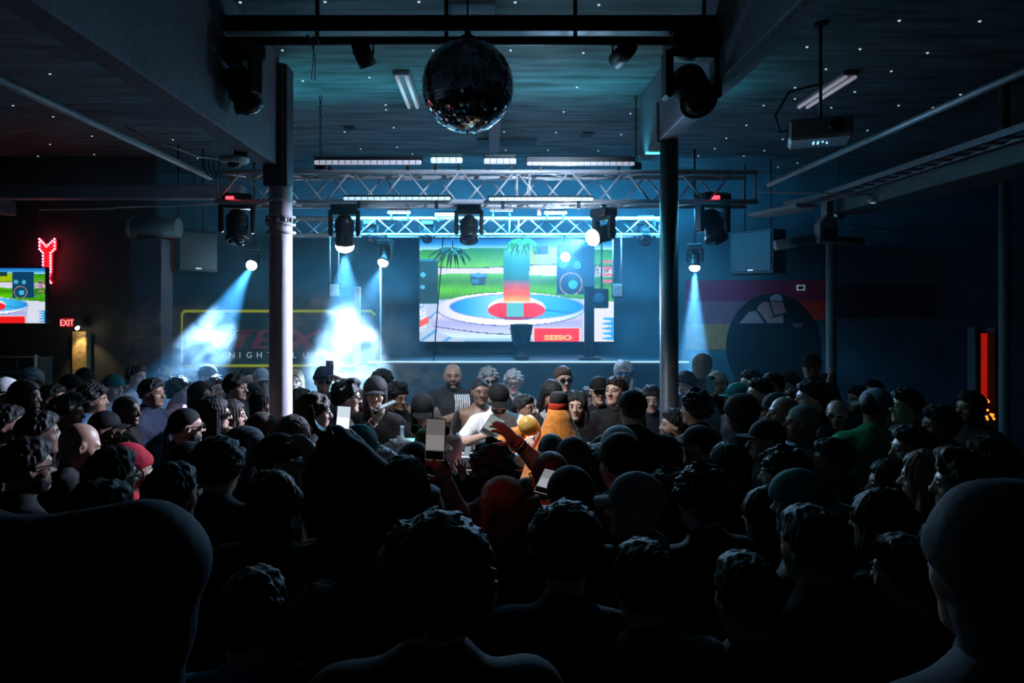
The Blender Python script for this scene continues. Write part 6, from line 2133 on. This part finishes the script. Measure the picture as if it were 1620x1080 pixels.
# ------------------------------------------------------------------ orange plush bottles
M_PLUSH = mat('orange_plush', (.85, .26, .01), .75, var=.25, scale=30, bump=.5, sheen=.5)
ob = tag(empty('plush_bottle', (.50, 4.95, 0)), 'tall orange plush bottle with black cap and red neck band', 'plush bottle')
MB().lathe([(.27, 0), (.285, .04), (.285, 1.04), (.28, 1.12), (.25, 1.22), (.195, 1.35), (.14, 1.46), (.098, 1.56), (.076, 1.63)], n=30).build('bottle_body', M_PLUSH, ob)
MB().lathe([(.072, 1.62), (.076, 1.625), (.072, 1.672), (.07, 1.675)], n=24).build('neck_band', mat('plush_red', (.75, .04, .015), .7, var=.15, bump=.3), ob)
MB().lathe([(.066, 1.672), (.070, 1.68), (.062, 1.735), (.045, 1.75), (.001, 1.752)], n=24).build('cap', mat('plush_black', (.02, .015, .015), .8, var=.2, bump=.3), ob)
for k in range(5):
    o = MB().box((0, 0, 0), (.014, .004, .06), bev=.001).build('embroidery', mat('plush_red', (.75, .04, .015), .7, var=.15), ob)
    o.location = (-.02 + k * .02, -.240, 1.255 + (k % 2) * .014)
    o.rotation_euler = (R(-24), R((k - 2) * 9), 0)
o2 = tag(empty('plush_bottle', W(806, 700, 5.0)), 'smaller orange plush bottle lying tilted in front of the DJ', 'plush bottle')
o2.rotation_euler = (R(10), R(48), R(-10))
MB().lathe([(.001, -.17), (.075, -.165), (.088, -.14), (.088, .03), (.075, .08), (.05, .13), (.04, .16)], n=22).build('bottle_body', M_PLUSH, o2)
MB().lathe([(.052, .145), (.075, .17), (.080, .21), (.062, .255), (.001, .27)], n=22).build('cap', mat('plush_gold', (.75, .42, .08), .45, var=.2, bump=.2), o2)

# ------------------------------------------------------------------ phones and held things
r = KEY['phoner']
p0 = hand_point(r, 'R', .10)
phone(p0 + Vector((-.01, .02, .06)), (-.12, -1, .08), (0.03, .05, 1), 'lit phone raised upright above the crowd in the bare arm', (.36, .34, .34), .32)
r = KEY['glassman']
p0 = hand_point(r, 'R', .11)
phone(p0 + Vector((.0, .0, .025)), (-.35, -.2, 1), (.8, .3, .3), 'white phone in the hand of the man with dark-rimmed glasses', (.6, .7, .8), .5, case='phone_white', casec=(.75, .76, .78))
r = KEY['beanieman']
p0 = hand_point(r, 'L', .10)
phone(p0 + Vector((0, -.02, .05)), (0, 1, .1), (.02, .05, 1), 'dark blue phone held high in front of the fog', (.5, .6, .7), .3, case='phone_blue', casec=(.03, .10, .22))
r = KEY['filmer']
p0 = hand_point(r, 'L', .10)
phone(p0 + Vector((0, -.02, .05)), (.3, 1, .1), (.02, .05, 1), 'pale teal phone of the filming man right of the dark column', (.4, .7, .75), .4, case='phone_teal', casec=(.25, .55, .6))
r = KEY['shaved']
p0 = hand_point(r, 'L', .09)
phone(p0 + Vector((0, -.01, .03)), (0, -.45, .9), (.3, .6, .5), 'phone with lit screen held low by the shaved-headed man', (.5, .55, .6), .4)
r = KEY['dj']
phone(hand_point(r, 'R', .10) + Vector((-.03, -.05, .05)), (.1, -.75, .6), (.5, .3, .8), 'black tablet held tilted in front of the DJ', (.35, .42, .40), .35, w=.13, h=.19, cat='tablet')
phone(hand_point(KEY['scarf'], 'R', .10) + Vector((0, -.01, .04)), (-.1, -1, .1), (.05, .0, 1), 'bright phone glowing above the teal head scarf', (.7, .8, .9), .9)
# scarf tassels of the bald man
rb = [q for q in PEOPLE if q.get('scarf')][0]
for k in range(7):
    xx = -.02 - .022 * k
    MB().tube([(xx, .10, rb['hh'] - .30), (xx - .01, .16, rb['hh'] - .36), (xx + .006 * (k % 2), .165, rb['hh'] - .50 - .02 * (k % 3))], .009, n=6).build('scarf_strand', cloth_mat('white'), rb['root'])
# ------------------------------------------------------------------ stage haze and fog puffs (real scattering media lit by the lamps)
def vol_mat(name, density, color, aniso=0.2, noise=None):
    m = bpy.data.materials.new(name)
    m.use_nodes = True
    nt = m.node_tree
    for n in list(nt.nodes):
        if n.type != 'OUTPUT_MATERIAL':
            nt.nodes.remove(n)
    out = nt.nodes['Material Output']
    v = nt.nodes.new('ShaderNodeVolumeScatter')
    v.inputs['Color'].default_value = tuple(color) + (1,)
    v.inputs['Anisotropy'].default_value = aniso
    v.inputs['Density'].default_value = density
    nt.links.new(v.outputs[0], out.inputs['Volume'])
    if noise:
        tc = nt.nodes.new('ShaderNodeTexCoord')
        nz_ = nt.nodes.new('ShaderNodeTexNoise')
        nz_.inputs['Scale'].default_value = noise
        nz_.inputs['Detail'].default_value = 5
        nz_.inputs['Distortion'].default_value = .6
        nt.links.new(tc.outputs['Object'], nz_.inputs['Vector'])
        ln = nt.nodes.new('ShaderNodeVectorMath')
        ln.operation = 'LENGTH'
        nt.links.new(tc.outputs['Object'], ln.inputs[0])
        fall = nt.nodes.new('ShaderNodeMapRange')
        fall.inputs['From Min'].default_value = 1.0
        fall.inputs['From Max'].default_value = .25
        nt.links.new(ln.outputs['Value'], fall.inputs['Value'])
        mr = nt.nodes.new('ShaderNodeMapRange')
        mr.inputs['From Min'].default_value = .47
        mr.inputs['From Max'].default_value = .64
        nt.links.new(nz_.outputs['Fac'], mr.inputs['Value'])
        mu = nt.nodes.new('ShaderNodeMath')
        mu.operation = 'MULTIPLY'
        nt.links.new(fall.outputs['Result'], mu.inputs[0])
        nt.links.new(mr.outputs['Result'], mu.inputs[1])
        m2 = nt.nodes.new('ShaderNodeMath')
        m2.operation = 'MULTIPLY'
        m2.inputs[1].default_value = density
        nt.links.new(mu.outputs[0], m2.inputs[0])
        nt.links.new(m2.outputs[0], v.inputs['Density'])
    return m


HZ = MB().box((-.65, 7.75, 2.0), (7.9, 3.1, 3.7)).build('stage_haze', vol_mat('haze', .042, (.22, .68, 1.0), .2))
tag(HZ, 'thin bluish stage haze between crowd and back wall', 'haze', kind='stuff')


def puff(px, py, d, rx, ry, rz, density, label):
    me = np_mesh('fog_puff', CSV, CSF)
    o = link('fog_puff', me, None, vol_mat('fog', density, (.92, .96, 1.0), .0, 3.2))
    o.location = W(px, py, d)
    o.scale = (rx, ry, rz)
    tag(o, label, 'fog', kind='stuff')


puff(292, 545, 7.75, .82, .55, .6, 3.0, 'white fog drifting over the left crowd')
puff(540, 545, 7.55, 1.0, .55, .78, 2.9, 'thick white fog billowing right of the plaster column')
puff(640, 600, 7.7, .55, .40, .28, 3.0, 'thin fog wisp in front of the stage')
